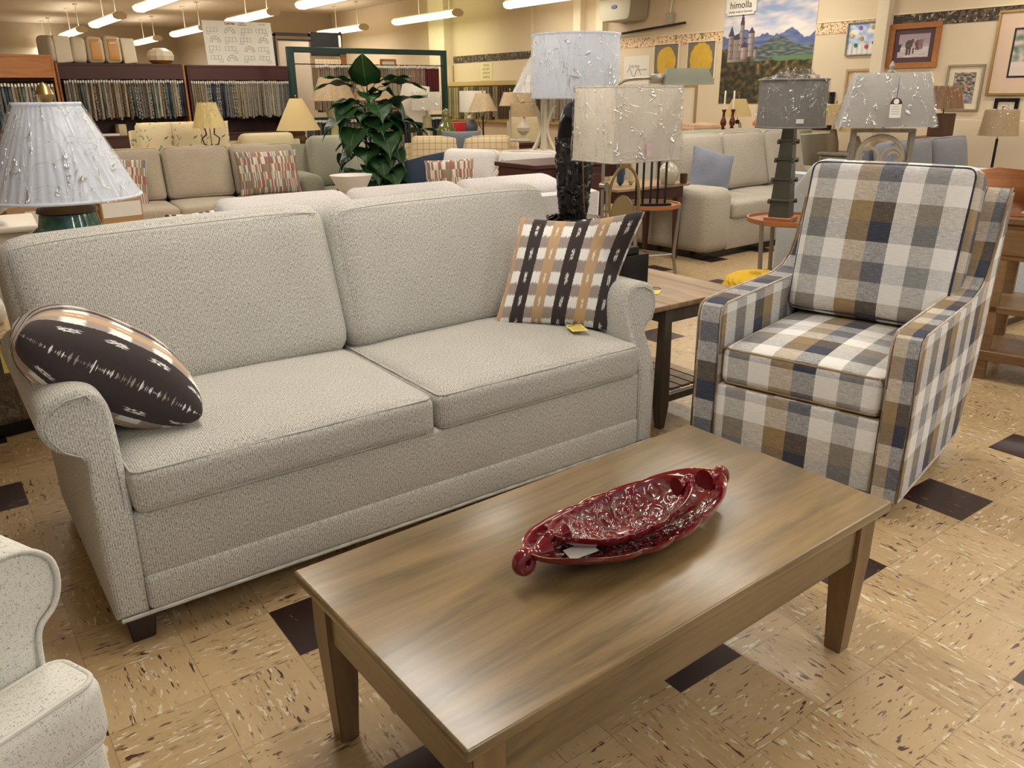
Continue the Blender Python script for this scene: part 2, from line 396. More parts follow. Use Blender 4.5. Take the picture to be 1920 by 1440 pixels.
# ------------------------------------------------------------------ materials
def floor_mat():
    t = NT('speckled_vinyl_tile'); tc = t.n('TexCoord'); x, y, z = t.sep(tc.outputs['Object'])[:3]
    gx = t.math('DIVIDE', y, S); gy = t.math('MULTIPLY', t.math('DIVIDE', x, S), -1.)
    cx, cy = t.math('FLOOR', gx), t.math('FLOOR', gy)
    m3 = lambda v, o: t.math('LESS_THAN', t.math('ABSOLUTE', t.math('SUBTRACT', t.math('FLOORED_MODULO', t.math('ADD', v, 300.), 3.), o)), .5)
    dark = t.math('MULTIPLY', m3(cx, 2.), m3(cy, 0.))
    par = t.math('FLOORED_MODULO', t.math('ADD', t.math('ADD', cx, cy), 300.), 2.)
    wn = t.n('TexWhiteNoise', noise_dimensions='2D'); t.t.links.new(t.comb(cx, cy), wn.inputs['Vector']); rnd = wn.outputs[0]
    off = t.math('MULTIPLY', rnd, 57.)
    # streak coordinates: u along the streak, v across
    def sw(a, b): return t.math('ADD', t.math('MULTIPLY', a, par), t.math('MULTIPLY', b, t.math('SUBTRACT', 1., par)))
    u, v = sw(gx, gy), sw(gy, gx)
    def streak(su, sv, sc, o, lo, hi, det=4):
        vec = t.comb(t.math('MULTIPLY', u, su), t.math('MULTIPLY', v, sv), t.math('ADD', off, o))
        n = t.noise(vec, sc, det, .55, .35); return t.ramp(n, [(lo, G3(0)), (hi, G3(1))])
    patch = streak(1.3, 1.3, 1.3, 31., .40, .58, 1)
    bm_ = t.math('MULTIPLY', streak(2.6, 10., 1.9, 3., .615, .635), patch)
    wm = t.math('MULTIPLY', streak(2.8, 10, 1.8, 17., .60, .63), streak(1.3, 1.3, 1., 77., .36, .54, 1))
    fine = streak(1.6, 18, 2.6, 40., .665, .685, 2)
    base = t.mix(rnd, lin((176, 149, 108)), lin((192, 165, 124)))
    base = t.mix(t.math('MULTIPLY', streak(1, 5, 1.6, 60., .4, .7), .35), base, lin((203, 180, 143)))
    c = t.mix(wm, base, lin((219, 210, 180))); c = t.mix(t.math('MAXIMUM', bm_, fine), c, lin((78, 44, 40)))
    dk = t.mix(streak(3, 12, 1.6, 5., .66, .68), lin((50, 32, 31)), lin((130, 90, 50)))
    c = t.mix(dark, c, dk)
    fx, fy = t.math('FRACT', gx), t.math('FRACT', gy)
    d = t.math('MINIMUM', t.math('MINIMUM', fx, t.math('SUBTRACT', 1., fx)), t.math('MINIMUM', fy, t.math('SUBTRACT', 1., fy)))
    seam = t.math('LESS_THAN', d, .0035); c = t.mix(t.math('MULTIPLY', seam, .55), c, lin((95, 72, 50)))
    t.col(c); wv = t.noise(tc.outputs['Object'], 3, 3); t.set(Roughness=t.math('ADD', .22, t.math('MULTIPLY', wv, .22)))
    t.b.inputs['Specular IOR Level'].default_value = .5; t.bump(wv, .06, .01); return t.m
M = {}
M['floor'] = floor_mat()
M['sofa'] = tweed('beige_grey_tweed', (98, 95, 88), (217, 214, 205), 420, 900, cord=.035)
M['sofa_dark_leg'] = plain('espresso_leg', (38, 26, 24), .35)
M['speck'] = tweed('black_flecked_cream_weave', (40, 38, 38), (226, 224, 214), 260, 420, bump=.7, slub=.6)
M['plaid'] = plaid('blue_tan_buffalo_plaid')
M['ikat'] = ikat('brown_tan_ikat'); M['multi'] = multistripe('rust_cream_stripe')
M['table'] = wood('brushed_brown_maple', (84, 68, 42), (152, 127, 86), .3, 0, .8, coat=.35)
M['leg_wood'] = wood('brown_maple_leg', (104, 80, 52), (146, 116, 80), .38, 1, 1.)
M['endwood'] = wood('weathered_oak', (126, 100, 72), (176, 148, 112), .5, 0, 1.2)
M['greyleg'] = wood('grey_brown_leg', (72, 62, 52), (112, 100, 86), .5, 1, 1.2)
M['brownleg'] = wood('walnut_leg', (66, 38, 26), (92, 56, 38), .4, 1)
M['red'] = None
M['white_shade'] = shade('white_shade', (244, 247, 252)); M['cream_shade'] = shade('cream_shade', (232, 214, 164))
M['grey_shade'] = shade('grey_linen_shade', (226, 224, 220), .3); M['oat_shade'] = shade('oatmeal_shade', (244, 240, 232)); M['tan_shade'] = shade('tan_shade', (206, 182, 144), .2)
M['char_shade'] = shade('charcoal_linen_shade', (132, 130, 126), .05); M['brown_shade'] = shade('brown_shade', (146, 112, 80), .1)
M['wrap'] = wrap('clear_plastic_wrap'); M['wrap_far'] = wrap('clear_plastic_wrap_far', .2)
M['gold'] = plain('antique_gold', (176, 148, 96), .3, .9); M['nickel'] = plain('brushed_nickel', (178, 168, 150), .3, .95)
M['black'] = plain('black_lacquer', (16, 16, 18), .2); M['blackmetal'] = plain('black_iron', (26, 24, 24), .5, .4); M['white'] = plain('white_paint', (232, 230, 226), .5)
M['paper'] = plain('white_paper', (226, 224, 216), .7); M['yellowpaper'] = plain('yellow_paper', (232, 214, 118), .7); M['ink'] = plain('ink', (40, 36, 34), .7); M['blueink'] = plain('blue_ink', (30, 60, 150), .6); M['redink'] = plain('red_ink', (140, 40, 34), .6); M['greyink'] = plain('grey_ink', (128, 118, 116), .7)
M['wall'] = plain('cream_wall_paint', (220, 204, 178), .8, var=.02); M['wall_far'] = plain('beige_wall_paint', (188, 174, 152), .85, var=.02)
M['ceil'] = plain('ceiling_paint', (206, 192, 174), .9, var=.02); M['trimw'] = plain('cream_trim', (228, 216, 192), .6)
M['darkwood'] = plain('dark_mahogany', (66, 30, 24), .45); M['orangewood'] = wood('orange_oak', (150, 92, 44), (186, 124, 66), .45, 0)
M['tray'] = wood('orange_cherry_tray', (146, 90, 52), (176, 118, 72), .35, 0); M['alu'] = plain('pewter_leg', (150, 144, 136), .4, .6)
M['greenframe'] = plain('dark_green_metal', (22, 58, 52), .4, .2)
M['beige_sofa'] = tweed('beige_chenille', (140, 128, 112), (186, 174, 156), 260, 600, .5, .3)
M['white_sofa'] = tweed('pale_lavender_grey_weave', (176, 170, 166), (224, 220, 218), 260, 600, .5, .3)
M['oat_sofa'] = tweed('oatmeal_weave', (132, 124, 110), (190, 182, 168), 260, 500, .5, .3)
M['sage'] = tweed('sage_grey_weave', (126, 126, 112), (180, 178, 160), 260, 600, .5, .3); M['navy'] = tweed('navy_denim', (28, 36, 52), (64, 76, 98), 260, 600, .5, .3)
M['slate'] = tweed('slate_blue_weave', (96, 100, 108), (136, 138, 144), 260, 600, .5, .2); M['bluegrey'] = tweed('pale_blue_weave', (150, 160, 168), (196, 204, 210), 260, 600, .5, .2)
M['bluepil'] = tweed('steel_blue_cotton', (96, 100, 112), (134, 138, 152), 300, 700, .5, .2); M['denim'] = tweed('faded_denim', (68, 78, 88), (122, 130, 136), 220, 500, .6, .3)
M['greyrec'] = tweed('grey_suede', (92, 92, 96), (128, 126, 130), 200, 500, .5, .2); M['cream_fab'] = tweed('cream_fabric', (170, 154, 120), (208, 194, 160), 260, 500, .5, .2)
M['cardboard'] = plain('cardboard', (176, 140, 96), .8); M['mustard'] = plain('mustard_wool', (206, 166, 40), .9)
M['olive'] = plain('olive_glass_ceramic', (92, 92, 42), .12, 0, .5); M['celadon'] = plain('celadon_ceramic', (176, 170, 116), .25, 0, .4); M['greyegg'] = plain('slate_ceramic', (84, 84, 88), .4)
M['redbox'] = plain('red_paint', (190, 24, 34), .5); M['whitewash'] = wood('whitewashed_wood', (176, 166, 144), (214, 206, 186), .6, 1)
M['greywood'] = wood('driftwood_grey', (122, 116, 104), (170, 162, 148), .7, 1); M['console'] = wood('rustic_oak', (108, 80, 52), (158, 124, 84), .55, 0)
M['leafwood'] = wood('carved_teak', (118, 68, 34), (178, 116, 66), .45, 0, 1.4); M['zinc'] = plain('tarnished_zinc', (94, 94, 84), .45, .7, var=.2)
M['pumpkin'] = plain('orange_glaze', (222, 116, 24), .2, 0, .4); M['darkglass'] = plain('dark_red_brass', (96, 44, 20), .2, .4); M['candle'] = plain('ivory_wax', (240, 234, 220), .5)
M['pot'] = plain('speckled_stoneware', (176, 170, 152), .25, 0, .3); M['heater'] = plain('heater_enamel', (166, 160, 140), .5); M['darkpipe'] = plain('dark_pipe', (48, 36, 30), .5, .3)
M['mushroom'] = plain('taupe_plastic', (222, 208, 180), .6); M['leaf'] = None; M['goldpic'] = plain('gold_paint', (214, 176, 62), .7, var=.2); M['greypic'] = plain('grey_card', (122, 116, 110), .8)
M['chrome'] = plain('polished_silver', (200, 196, 190), .12, 1.); M['dresser'] = plain('antique_white_wood', (206, 196, 178), .5, var=.08)
M['stone'] = plain('stone_lamp_base', (120, 106, 84), .7, var=.25); M['bluegloss'] = plain('blue_badge', (34, 60, 130), .4)
M['tube'] = emis('fluorescent_tube', (255, 240, 205), TUBE_EMIT); M['tube_green'] = emis('greenish_fluorescent_tube', (244, 246, 176), TUBE_EMIT*.9)
def leaf_mat():
    t = NT('glossy_green_leaf'); x, y, z = t.sep(t.uv())[:3]
    v = t.math('ABSOLUTE', x); rib = t.math('LESS_THAN', v, .003); vein = t.math('FRACT', t.math('MULTIPLY', t.math('SUBTRACT', y, t.math('MULTIPLY', v, .8)), 30.))
    c = t.mix(t.noise(t.uv(), 12, 2), lin((18, 52, 22)), lin((48, 94, 44))); c = t.mix(t.math('MULTIPLY', t.math('LESS_THAN', vein, .12), .3), c, lin((90, 130, 80))); c = t.mix(rib, c, lin((96, 134, 84)))
    t.col(c); t.set(Roughness=.38); return t.m
M['leaf'] = leaf_mat()
def glaze_red():
    t = NT('oxblood_glaze'); v = t.uv(); n = t.noise(v, 260, 3); at = t.n('Attribute', attribute_name='Col'); e = at.outputs['Fac']
    r, g, b = t.sep(at.outputs['Color'])[:3]     # r = worn gold on edges, g = recessed patina
    c = t.mix(t.noise(v, 40, 4), lin((92, 12, 22)), lin((128, 22, 32)))
    c = t.mix(t.math('MULTIPLY', g, .75), c, lin((104, 92, 88)))
    c = t.mix(t.math('GREATER_THAN', t.math('MULTIPLY', r, t.math('ADD', .55, t.noise(v, 160, 3))), .62), c, lin((208, 178, 120)))
    t.col(c); t.set(Roughness=.12, Coat_Weight=.6, Coat_Roughness=.05); return t.m
M['red'] = glaze_red()
def glaze_teal():
    t = NT('teal_reactive_glaze'); n = t.noise(t.uv(), 18, 5, .6, .6); t.col(t.ramp(n, [(.3, lin((28, 62, 62))), (.5, lin((52, 100, 88))), (.68, lin((96, 138, 104))), (.8, lin((60, 82, 120)))])); t.set(Roughness=.1, Coat_Weight=.5); t.bump(n, .2, .004); return t.m
M['teal'] = glaze_teal()
def carved(name, c1, c2, sc, st=1., dist=.02, rough=.35):
    t = NT(name); n = t.n('TexVoronoi', feature='SMOOTH_F1'); t.t.links.new(t.uv(1, .6, 1), n.inputs['Vector']); n.inputs['Scale'].default_value = sc
    m = t.noise(t.uv(1, .6, 1), sc*1.2, 3, .6, 1.); h = t.math('ADD', n.outputs[0], m); t.col(t.mix(m, lin(c1), lin(c2))); t.set(Roughness=rough); t.bump(h, st, dist); return t.m
M['blackcarved'] = carved('black_carved_resin', (26, 24, 24), (74, 68, 66), 16, 1., .05, .22)
M['trunk'] = carved('rough_hewn_wood', (74, 62, 50), (150, 138, 120), 30, 1., .03, .7)
def border(name, base, spots, sc):
    t = NT(name); v = t.uv(); c = lin(base)
    for k, (col, lo) in enumerate(spots):
        n = t.noise(t.uv(1, 1, 1, loc=(k*3.1, k*1.7, 0)), sc*(1+.3*k), 2, .6, .8); c = t.mix(t.math('GREATER_THAN', n, lo), c, lin(col))
    t.col(c); t.set(Roughness=.8); return t.m
M['floral'] = border('floral_wallpaper_border', (236, 214, 176), [((120, 128, 84), .58), ((176, 60, 64), .60), ((92, 74, 84), .65), ((228, 150, 140), .64)], 22)
M['darkborder'] = border('dark_leaf_wallpaper_border', (66, 60, 56), [((104, 92, 76), .52), ((176, 168, 152), .62), ((88, 30, 28), .64), ((40, 44, 42), .62)], 15)
M['floralfab'] = border('floral_linen', (224, 208, 170), [((150, 156, 128), .63), ((206, 158, 118), .66), ((90, 100, 70), .67)], 9)
def plaidthin(name, base, line, p=.07):
    t = NT(name); x, y, z = t.sep(t.uv())[:3]; a = t.math('LESS_THAN', t.math('FRACT', t.math('DIVIDE', x, p)), .07); b = t.math('LESS_THAN', t.math('FRACT', t.math('DIVIDE', y, p)), .07)
    t.col(t.mix(t.math('MAXIMUM', a, b), lin(base), lin(line))); t.set(Roughness=.9); return t.m
M['windowpane'] = plaidthin('windowpane_check', (206, 186, 150), (140, 108, 80)); M['throw'] = plaidthin('plaid_throw', (196, 160, 130), (246, 226, 196), .05)
def swatch(name, c1, c2, sc, ax):
    t = NT(name); s_ = (1, .12) if ax == 0 else (1, 1); n = t.noise(t.uv(*s_, 1), sc, 2, .6, .3)
    oi = t.n('ObjectInfo'); c = t.mix(t.math('GREATER_THAN', n, .5), lin(c1), lin(c2)); c = t.mix(.35, c, t.ramp(oi.outputs['Random'], [(0, G3(.15)), (1, G3(.8))]), 'SOFT_LIGHT')
    t.col(c); t.set(Roughness=.9); return t.m
SW_COOL = [swatch('swatch_navy', (19, 24, 38), (48, 56, 76), 40, 0), swatch('swatch_black_white', (16, 16, 17), (156, 152, 140), 55, 1), swatch('swatch_grey', (73, 72, 70), (120, 116, 110), 60, 1),
           swatch('swatch_teal', (48, 67, 70), (96, 108, 104), 40, 0), swatch('swatch_cream', (156, 148, 129), (128, 118, 99), 80, 0), swatch('swatch_brown', (56, 40, 28), (99, 80, 60), 50, 1)]
SW_WARM = [swatch('swatch_taupe', (112, 97, 76), (140, 126, 102), 50, 0), swatch('swatch_ivory', (164, 158, 140), (142, 132, 112), 60, 0), swatch('swatch_sand', (132, 120, 97), (96, 83, 67), 50, 1), swatch('swatch_stone', (120, 116, 110), (148, 144, 134), 60, 1)]
SW_RED = [swatch('swatch_rust', (104, 46, 35), (136, 96, 73), 50, 1), swatch('swatch_rose', (140, 89, 83), (164, 136, 120), 50, 0), swatch('swatch_wine', (76, 24, 32), (96, 32, 40), 40, 0), swatch('swatch_mauve', (120, 94, 92), (144, 128, 120), 60, 1)]
SW_GREEN = [swatch('swatch_sage', (96, 99, 67), (131, 131, 96), 50, 0), swatch('swatch_olive', (62, 65, 40), (104, 102, 67), 60, 1), swatch('swatch_straw', (152, 140, 96), (176, 166, 128), 50, 0), swatch('swatch_umber', (51, 36, 24), (83, 67, 48), 50, 0)]

# ------------------------------------------------------------------ room
XW, YF, XJ, YJ = 9.4, 27., 7.2, 20.8
def slab(name, x0, x1, y0, y1, z0, z1, m, bev=0, kind=True, parent=None):
    b = new(); box(b, x0, x1, y0, y1, z0, z1, bev); o = mesh(name, b, m, parent, smooth=bev > 0)
    return struct(o) if kind else o
slab('floor', -4, XW+.2, -3, YF+.2, -.1, 0, M['floor'])
slab('ceiling', -4, XW+.2, -3, YF+.2, CEIL, CEIL+.1, M['ceil'])
slab('wall_right', XW, XW+.15, -3, YJ, 0, CEIL, M['wall'])
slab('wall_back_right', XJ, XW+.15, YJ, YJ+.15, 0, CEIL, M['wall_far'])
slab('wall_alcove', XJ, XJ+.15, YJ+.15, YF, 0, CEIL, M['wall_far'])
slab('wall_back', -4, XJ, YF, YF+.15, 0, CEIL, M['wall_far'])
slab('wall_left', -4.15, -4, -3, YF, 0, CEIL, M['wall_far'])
PIL = [(5.7, 5.78, .12), (10.47, 11.15, .2), (15.11, 15.72, .2)]
slab('trim_1', XW-.1, XW, 5.66, 5.80, 0, CEIL, M['trimw']); slab('trim_2', XW-.12, XW, 10.46, 10.62, 0, CEIL, M['trimw'])
slab('trim_3', XW-.12, XW, 11.0, 11.18, 0, CEIL, M['trimw']); slab('trim_4', XW-.2, XW, 15.1, 15.7, 0, CEIL, M['trimw'])
slab('trim_8', XW-.015, XW, 5.82, 6.62, 2.15, 2.165, M['trimw']); slab('trim_5', XW-.015, XW, 8.13, 10.44, 2.15, 2.165, M['trimw']); slab('trim_6', XW-.015, XW, -1, 5.64, 2.17, 2.185, M['trimw'])
slab('trim_7', XW-.03, XW, 12.4, 12.44, 0, CEIL, M['trimw'])
slab('baseboard_right', XW-.02, XW, -3, YJ, 0, .12, M['trimw'])
for nm, y0, y1, z0, z1, m, lab in (('wallpaper_border', 5.82, 10.44, 2.02, 2.15, 'floral', 'cream floral wallpaper border above the gold flower pictures'),
                           ('wallpaper_border', 1.5, 5.64, 2.04, 2.17, 'darkborder', 'dark leafy wallpaper border above the cow picture at the right'),
                           ('wallpaper_border', 12.46, 15.08, 1.96, 2.09, 'darkborder', 'dark leafy wallpaper border above the paper notice on the yellow lit wall')):
    tag(slab(nm, XW-.006, XW-.0005, y0, y1, z0, z1, M[m], kind=False), lab, 'wallpaper border')

# ------------------------------------------------------------------ suspended fluorescent fixtures
def fixture(x, y, L=2.3, z=2.78, green=False, lab=None, pw=1.):
    t = thing('fluorescent_fixture', lab or '', 'ceiling light', (x, y, z), 0, 'suspended fluorescent fixtures')
    t.rotation_euler = (0, 0, 0)
    m = M['tube_green'] if green else M['tube']
    b = new(); prism(b, [(-.115, .0), (-.10, -.045), (-.05, -.07), (.05, -.07), (.10, -.045), (.115, 0), (.05, .035), (-.05, .035)], -L/2, L/2); mesh('diffuser', b, m, t, ang=60)
    for s in (-1, 1):
        b = new(); prism(b, [(-.125, .005), (-.108, -.052), (-.055, -.078), (.055, -.078), (.108, -.052), (.125, .005), (.055, .055), (-.055, .055)], -.015, .015); o = mesh('end_cap', b, M['mushroom'], t); o.location = (0, s*(L/2+.015), 0)
    b = new(); box(b, -.05, .05, -L/2, L/2, .036, .055); mesh('housing', b, M['mushroom'], t)
    for s in (-.38, .1):
        b = new(); tube(b, [(0, s*L, .055), (0, s*L, CEIL-z-.03)], .008, 6); mesh('rod', b, M['trimw'], t)
        b = new(); lathe(b, [(.05, CEIL-z-.03), (.05, CEIL-z)], 12, (0, s*L, 0)); mesh('canopy', b, M['trimw'], t)
    for nm, zz, rx, W in (('down', -.085, 0, TUBE_WATTS), ('up', .07, pi, UPLIGHT_WATTS)):
        l = bpy.data.lights.new('tube_light_'+nm, 'AREA'); l.shape = 'RECTANGLE'; l.size = .16; l.size_y = L*.95; l.energy = W*pw
        l.color = (1, .97, .70) if green else ((1, .97, .93) if y < 5.5 else (1, .95, .86))
        lo = bpy.data.objects.new('tube_light', l); COL.objects.link(lo); lo.parent = t; lo.location = (0, 0, zz); lo.rotation_euler = (rx, 0, 0)
    return t
rows = [(3.6, [-.6, 3.1, 6.9, 10.7, 14.5, 18.35, 22.1, 26.0], 'first'), (5.7, [1.0, 4.9, 8.7, 12.7, 16.3, 20.4, 24.3], 'second'), (8.6, [-.4, 3.3, 7.1, 10.9, 14.8, 18.6], 'third'), (.9, [-1.6, 2.3, 6.0, 9.6], 'near')]
vis = {(3.6, 26.0): 'white fluorescent light farthest to the left, hanging over the bundled pillows in shade', (3.6, 22.1): 'lit fluorescent light hanging just behind the bundled foam cushions', (3.6, 18.35): 'lit fluorescent light above and right of the wrapped orange cushions',
       (3.6, 14.5): 'lit fluorescent light at the top edge of the photo left of the whiteboard plan', (5.7, 24.3): 'small lit fluorescent light hanging above the round pouf on the rack', (5.7, 20.4): 'lit fluorescent light hanging left of the paper floor plan chart',
       (5.7, 16.3): 'lit fluorescent light hanging across the top of the paper floor plan chart', (5.7, 12.7): 'lit fluorescent light at the top edge above the dark sample frame', (8.6, 18.6): 'lit fluorescent light hanging just above the black and green sample frames',
       (8.6, 14.8): 'large greenish lit fluorescent light hanging beside the pale pilaster', (8.6, 10.9): 'fluorescent light at the top edge above the big white drum shade'}
for x, ys, nm in rows:
    for i, y in enumerate(ys):
        fixture(x, y, pw=.6 if x == 8.6 else 1., green=(x == 8.6 and y == 14.8), lab=vis.get((x, y), 'suspended fluorescent light overhead in the %s row, number %d from the shop front' % (nm, i+1)))

# ------------------------------------------------------------------ main sofa
def seam(bm_pts, r, m, parent, name='welt', closed=True, n=6):
    b = new(); tube(b, bm_pts, r, n, closed); return mesh(name, b, m, parent, ang=80)
def main_sofa():
    m = M['sofa']; t = thing('two_seat_sofa', 'large beige-grey tweed sofa with rolled arms behind the coffee table', 'sofa', (1.055, 2.11, 0))
    X = lambda x: x - 1.055
    for (x0, y0) in ((-.945, .02), (.865, .02), (-.945, .86), (.865, .86)):
        b = new(); box(b, x0, x0+.08, y0, y0+.08, 0, .105, .004, 1, taper=(.72, .72)); mesh('leg', b, M['sofa_dark_leg'], t)
    b = new(); box(b, -.80, .80, .03, .9, .12, .38, .01); mesh('frame', b, m, t)
    b = new(); box(b, -.885, .885, .0, .06, .195, .385, .014, 3); mesh('front_rail', b, m, t)
    b = new(); box(b, -.885, .885, -.008, .06, .10, .205, .016, 3); mesh('base_band', b, m, t)
    seam([(-.955, -.006, .1), (-.5, -.007, .1), (0, -.007, .1), (.5, -.007, .1), (.955, -.006, .1)], .006, m, t, 'base_welt', False)
    # arms : sock arm outline, left one; x relative to sofa centre
    L = [(-.965, .10), (-.968, .30), (-.962, .45), (-.955, .52), (-.975, .545), (-1.012, .565), (-1.035, .60), (-1.04, .64), (-1.022, .68), (-.985, .70), (-.94, .705), (-.90, .69), (-.878, .65), (-.873, .58), (-.876, .48), (-.880, .38), (-.884, .10)]
    def ys(c):
        k = max(0, min(1, (c.z-.36)/.30)); k = k*k*(3-2*k)
        return .085*k*(1 - min(1, max(0, c.y/.8)))
    for sgn in (1, -1):
        pts = [(x*sgn, z) for x, z in (L[:1] + spl(L[1:-1], 4, False) + L[-1:])]
        if sgn < 0: pts.reverse()
        b = new(); prism(b, pts, -.005, .88, .018, 4, yfun=ys); 
        mesh('arm', b, m, t, ang=50)
        fr = [(x*sgn*(1) + (.016*sgn if i > 0 else 0)*(1 if x < -.93 else -1), ys(Vector((x, 0, z)))-.007, z-(.014 if z > .6 else 0)) for i, (x, z) in enumerate(L[1:16], 1)]
        seam(fr[3:11], .0022, m, t, 'arm_seam', False)
    # back frame
    b = new(); prism(b, [(.80, .12), (.90, .12), (.98, .90), (.93, .935), (.86, .90)], -.93, .93, .015, 2, M=Matrix(((0, 1, 0, 0), (1, 0, 0, 0), (0, 0, 1, 0), (0, 0, 0, 1))))
    mesh('back_frame', b, m, t)
    for k, s in enumerate((-1, 1)):
        w_ = .876 if s < 0 else .868; cx = s*.4405
        b = new(); cushion(b, w_, .70, .125, .030, .032, 14, M=MT((cx, .335, .4415)), side=.004, uvo=(k*.37, .1), wr=.004)
        c = mesh('seat_cushion', b, m, t, ang=80)
        for cc in (1, -1):
            P = [MT((cx, .335, .4415)) @ p for p in welt_path(w_, .70, .125, .030, cc, 5)]; seam(P, .0032, m, c, 'welt')
    for k, s in enumerate((-1, 1)):
        w_ = 1.0 if s < 0 else .985; Mx = MT((s*.500, .715, .728 if s < 0 else .737), ry=radians(-1.3 if s < 0 else -.4)) @ Matrix.Rotation(radians(90-16), 4, 'X')
        b = new(); cushion(b, w_, .545, .20, .075, .030, 16, M=Mx, side=.008, uvo=(k*.41, .3), wr=.010)
        c = mesh('back_cushion', b, m, t, ang=80)
        # top seam across the face
        P = [Mx @ Vector((x, .545/2-.035-.02*(abs(x)/(w_/2))**6, .1+.022*(1-(x/(w_/2))**2))) for x in [(-.46+.92*i/24)*w_ for i in range(25)]]
        seam(P, .0022, m, c, 'welt', False)
    return t
main_sofa()

# throw pillows on the sofa
def throw_pillow(name_lab, m, w_, h_, t_, Mx, cat='throw pillow', group=None, welt=None, pull=.07, fn=None, seed=0, pw=.45):
    b = pillow_bm(w_, h_, t_, 22, pull, seed=seed, fn=fn, pw=pw)
    p = mesh('throw_pillow', b, m, None, ang=80); p.matrix_world = Mx; tag(p, name_lab, cat, group)
    if welt:
        n = 10; P = []
        for (a, bb) in [(-1, -1), (1, -1), (1, 1), (-1, 1)]:
            pass
        for e in range(4):
            for i in range(n):
                q = -1+2*i/n; u, v = [(q, -1), (1, q), (-q, 1), (-1, -q)][e]
                c = Vector((w_/2*u*(1-pull*(1-v*v)*abs(u)), h_/2*v*(1-pull*(1-u*u)*abs(v)), 0))
                P.append(fn(c, u, v) if fn else c)
        o = seam(P, .004, welt, p)
    return p
def frame_m(o, ex, ey, ez=None):
    ex = Vector(ex).normalized(); ey = Vector(ey); ey = (ey - ex*ey.dot(ex)).normalized(); ez = ex.cross(ey)
    return Matrix(((ex.x, ey.x, ez.x, o[0]), (ex.y, ey.y, ez.y, o[1]), (ex.z, ey.z, ez.z, o[2]), (0, 0, 0, 1)))
# left pillow: its seamed bottom edge faces the camera, slumped over the left arm
p_ = throw_pillow('brown and tan striped ikat pillow slumped over the left arm of the sofa, seam forward', M['ikat'], .47, .44, .27,
             frame_m((.225, 2.475, .665), (.36, -.06, -.27), (.05, .95, -.16)), pull=.04, seed=3, pw=.33)
for l in p_.data.uv_layers[0].data: l.uv = ((l.uv[1]+.22)*1.4, l.uv[0]*.8)
def fold(p, u, v):
    # right top corner folded forward
    p = p + Vector((.20*p.y, 0, 0)); d = (u+v-1.05)
    if d > 0:
        a = min(1, d/.8); p = p + Vector((.035*a, .01*a, .15*a))
    return p
throw_pillow('tan white and black striped ikat pillow upright against the right sofa arm, corner folded', M['ikat'], .45, .42, .17,
             frame_m((1.855, 2.455, .715), (.27, -.30, .0), (.06, .10, .40)), pull=.06, seed=9, fn=fold)

# ------------------------------------------------------------------ coffee table and leaf bowls
def coffee_table():
    t = thing('coffee_table', 'rectangular brown wood coffee table in front of the sofa', 'coffee table', (1.016, 1.263, 0), radians(1.8))
    H = .428; b = new(); box(b, -.630, .630, -.318, .318, H-.026, H, .006, 3); mesh('tabletop', b, M['table'], t)
    for sx in (-1, 1):
        for sy in (-1, 1):
            b = new(); r = Rec(b); cx, cy = sx*.572, sy*.262
            q = []
            for z, k in ((0, .022), (.28, .0345), (H-.026, .0345)):
                ox, oy = cx + sx*(0 if k > .03 else .0), cy
                q.append([b.verts.new((ox + a*k, oy + c*k, z)) for a, c in ((-1, -1), (1, -1), (1, 1), (-1, 1))])
            b.faces.new(list(reversed(q[0]))); b.faces.new(q[2])
            for i in range(2):
                for k in range(4): b.faces.new((q[i][k], q[i][(k+1) % 4], q[i+1][(k+1) % 4], q[i+1][k]))
            es = [e for e in b.edges if abs(e.verts[0].co.z-e.verts[1].co.z) > .1]; bmesh.ops.bevel(b, geom=es, offset=.003, segments=2, affect='EDGES')
            setuv(b, b.faces); mesh('leg', b, M['leg_wood'], t)
    for sy in (-1, 1):
        b = new(); box(b, -.536, .536, sy*.278-.01, sy*.278+.01, H-.145, H-.026, .002, 1); mesh('apron', b, M['table'], t)
    for sx in (-1, 1):
        b = new(); box(b, sx*.588-.01, sx*.588+.01, -.226, .226, H-.145, H-.026, .002, 1); mesh('apron', b, M['table'], t)
coffee_table()

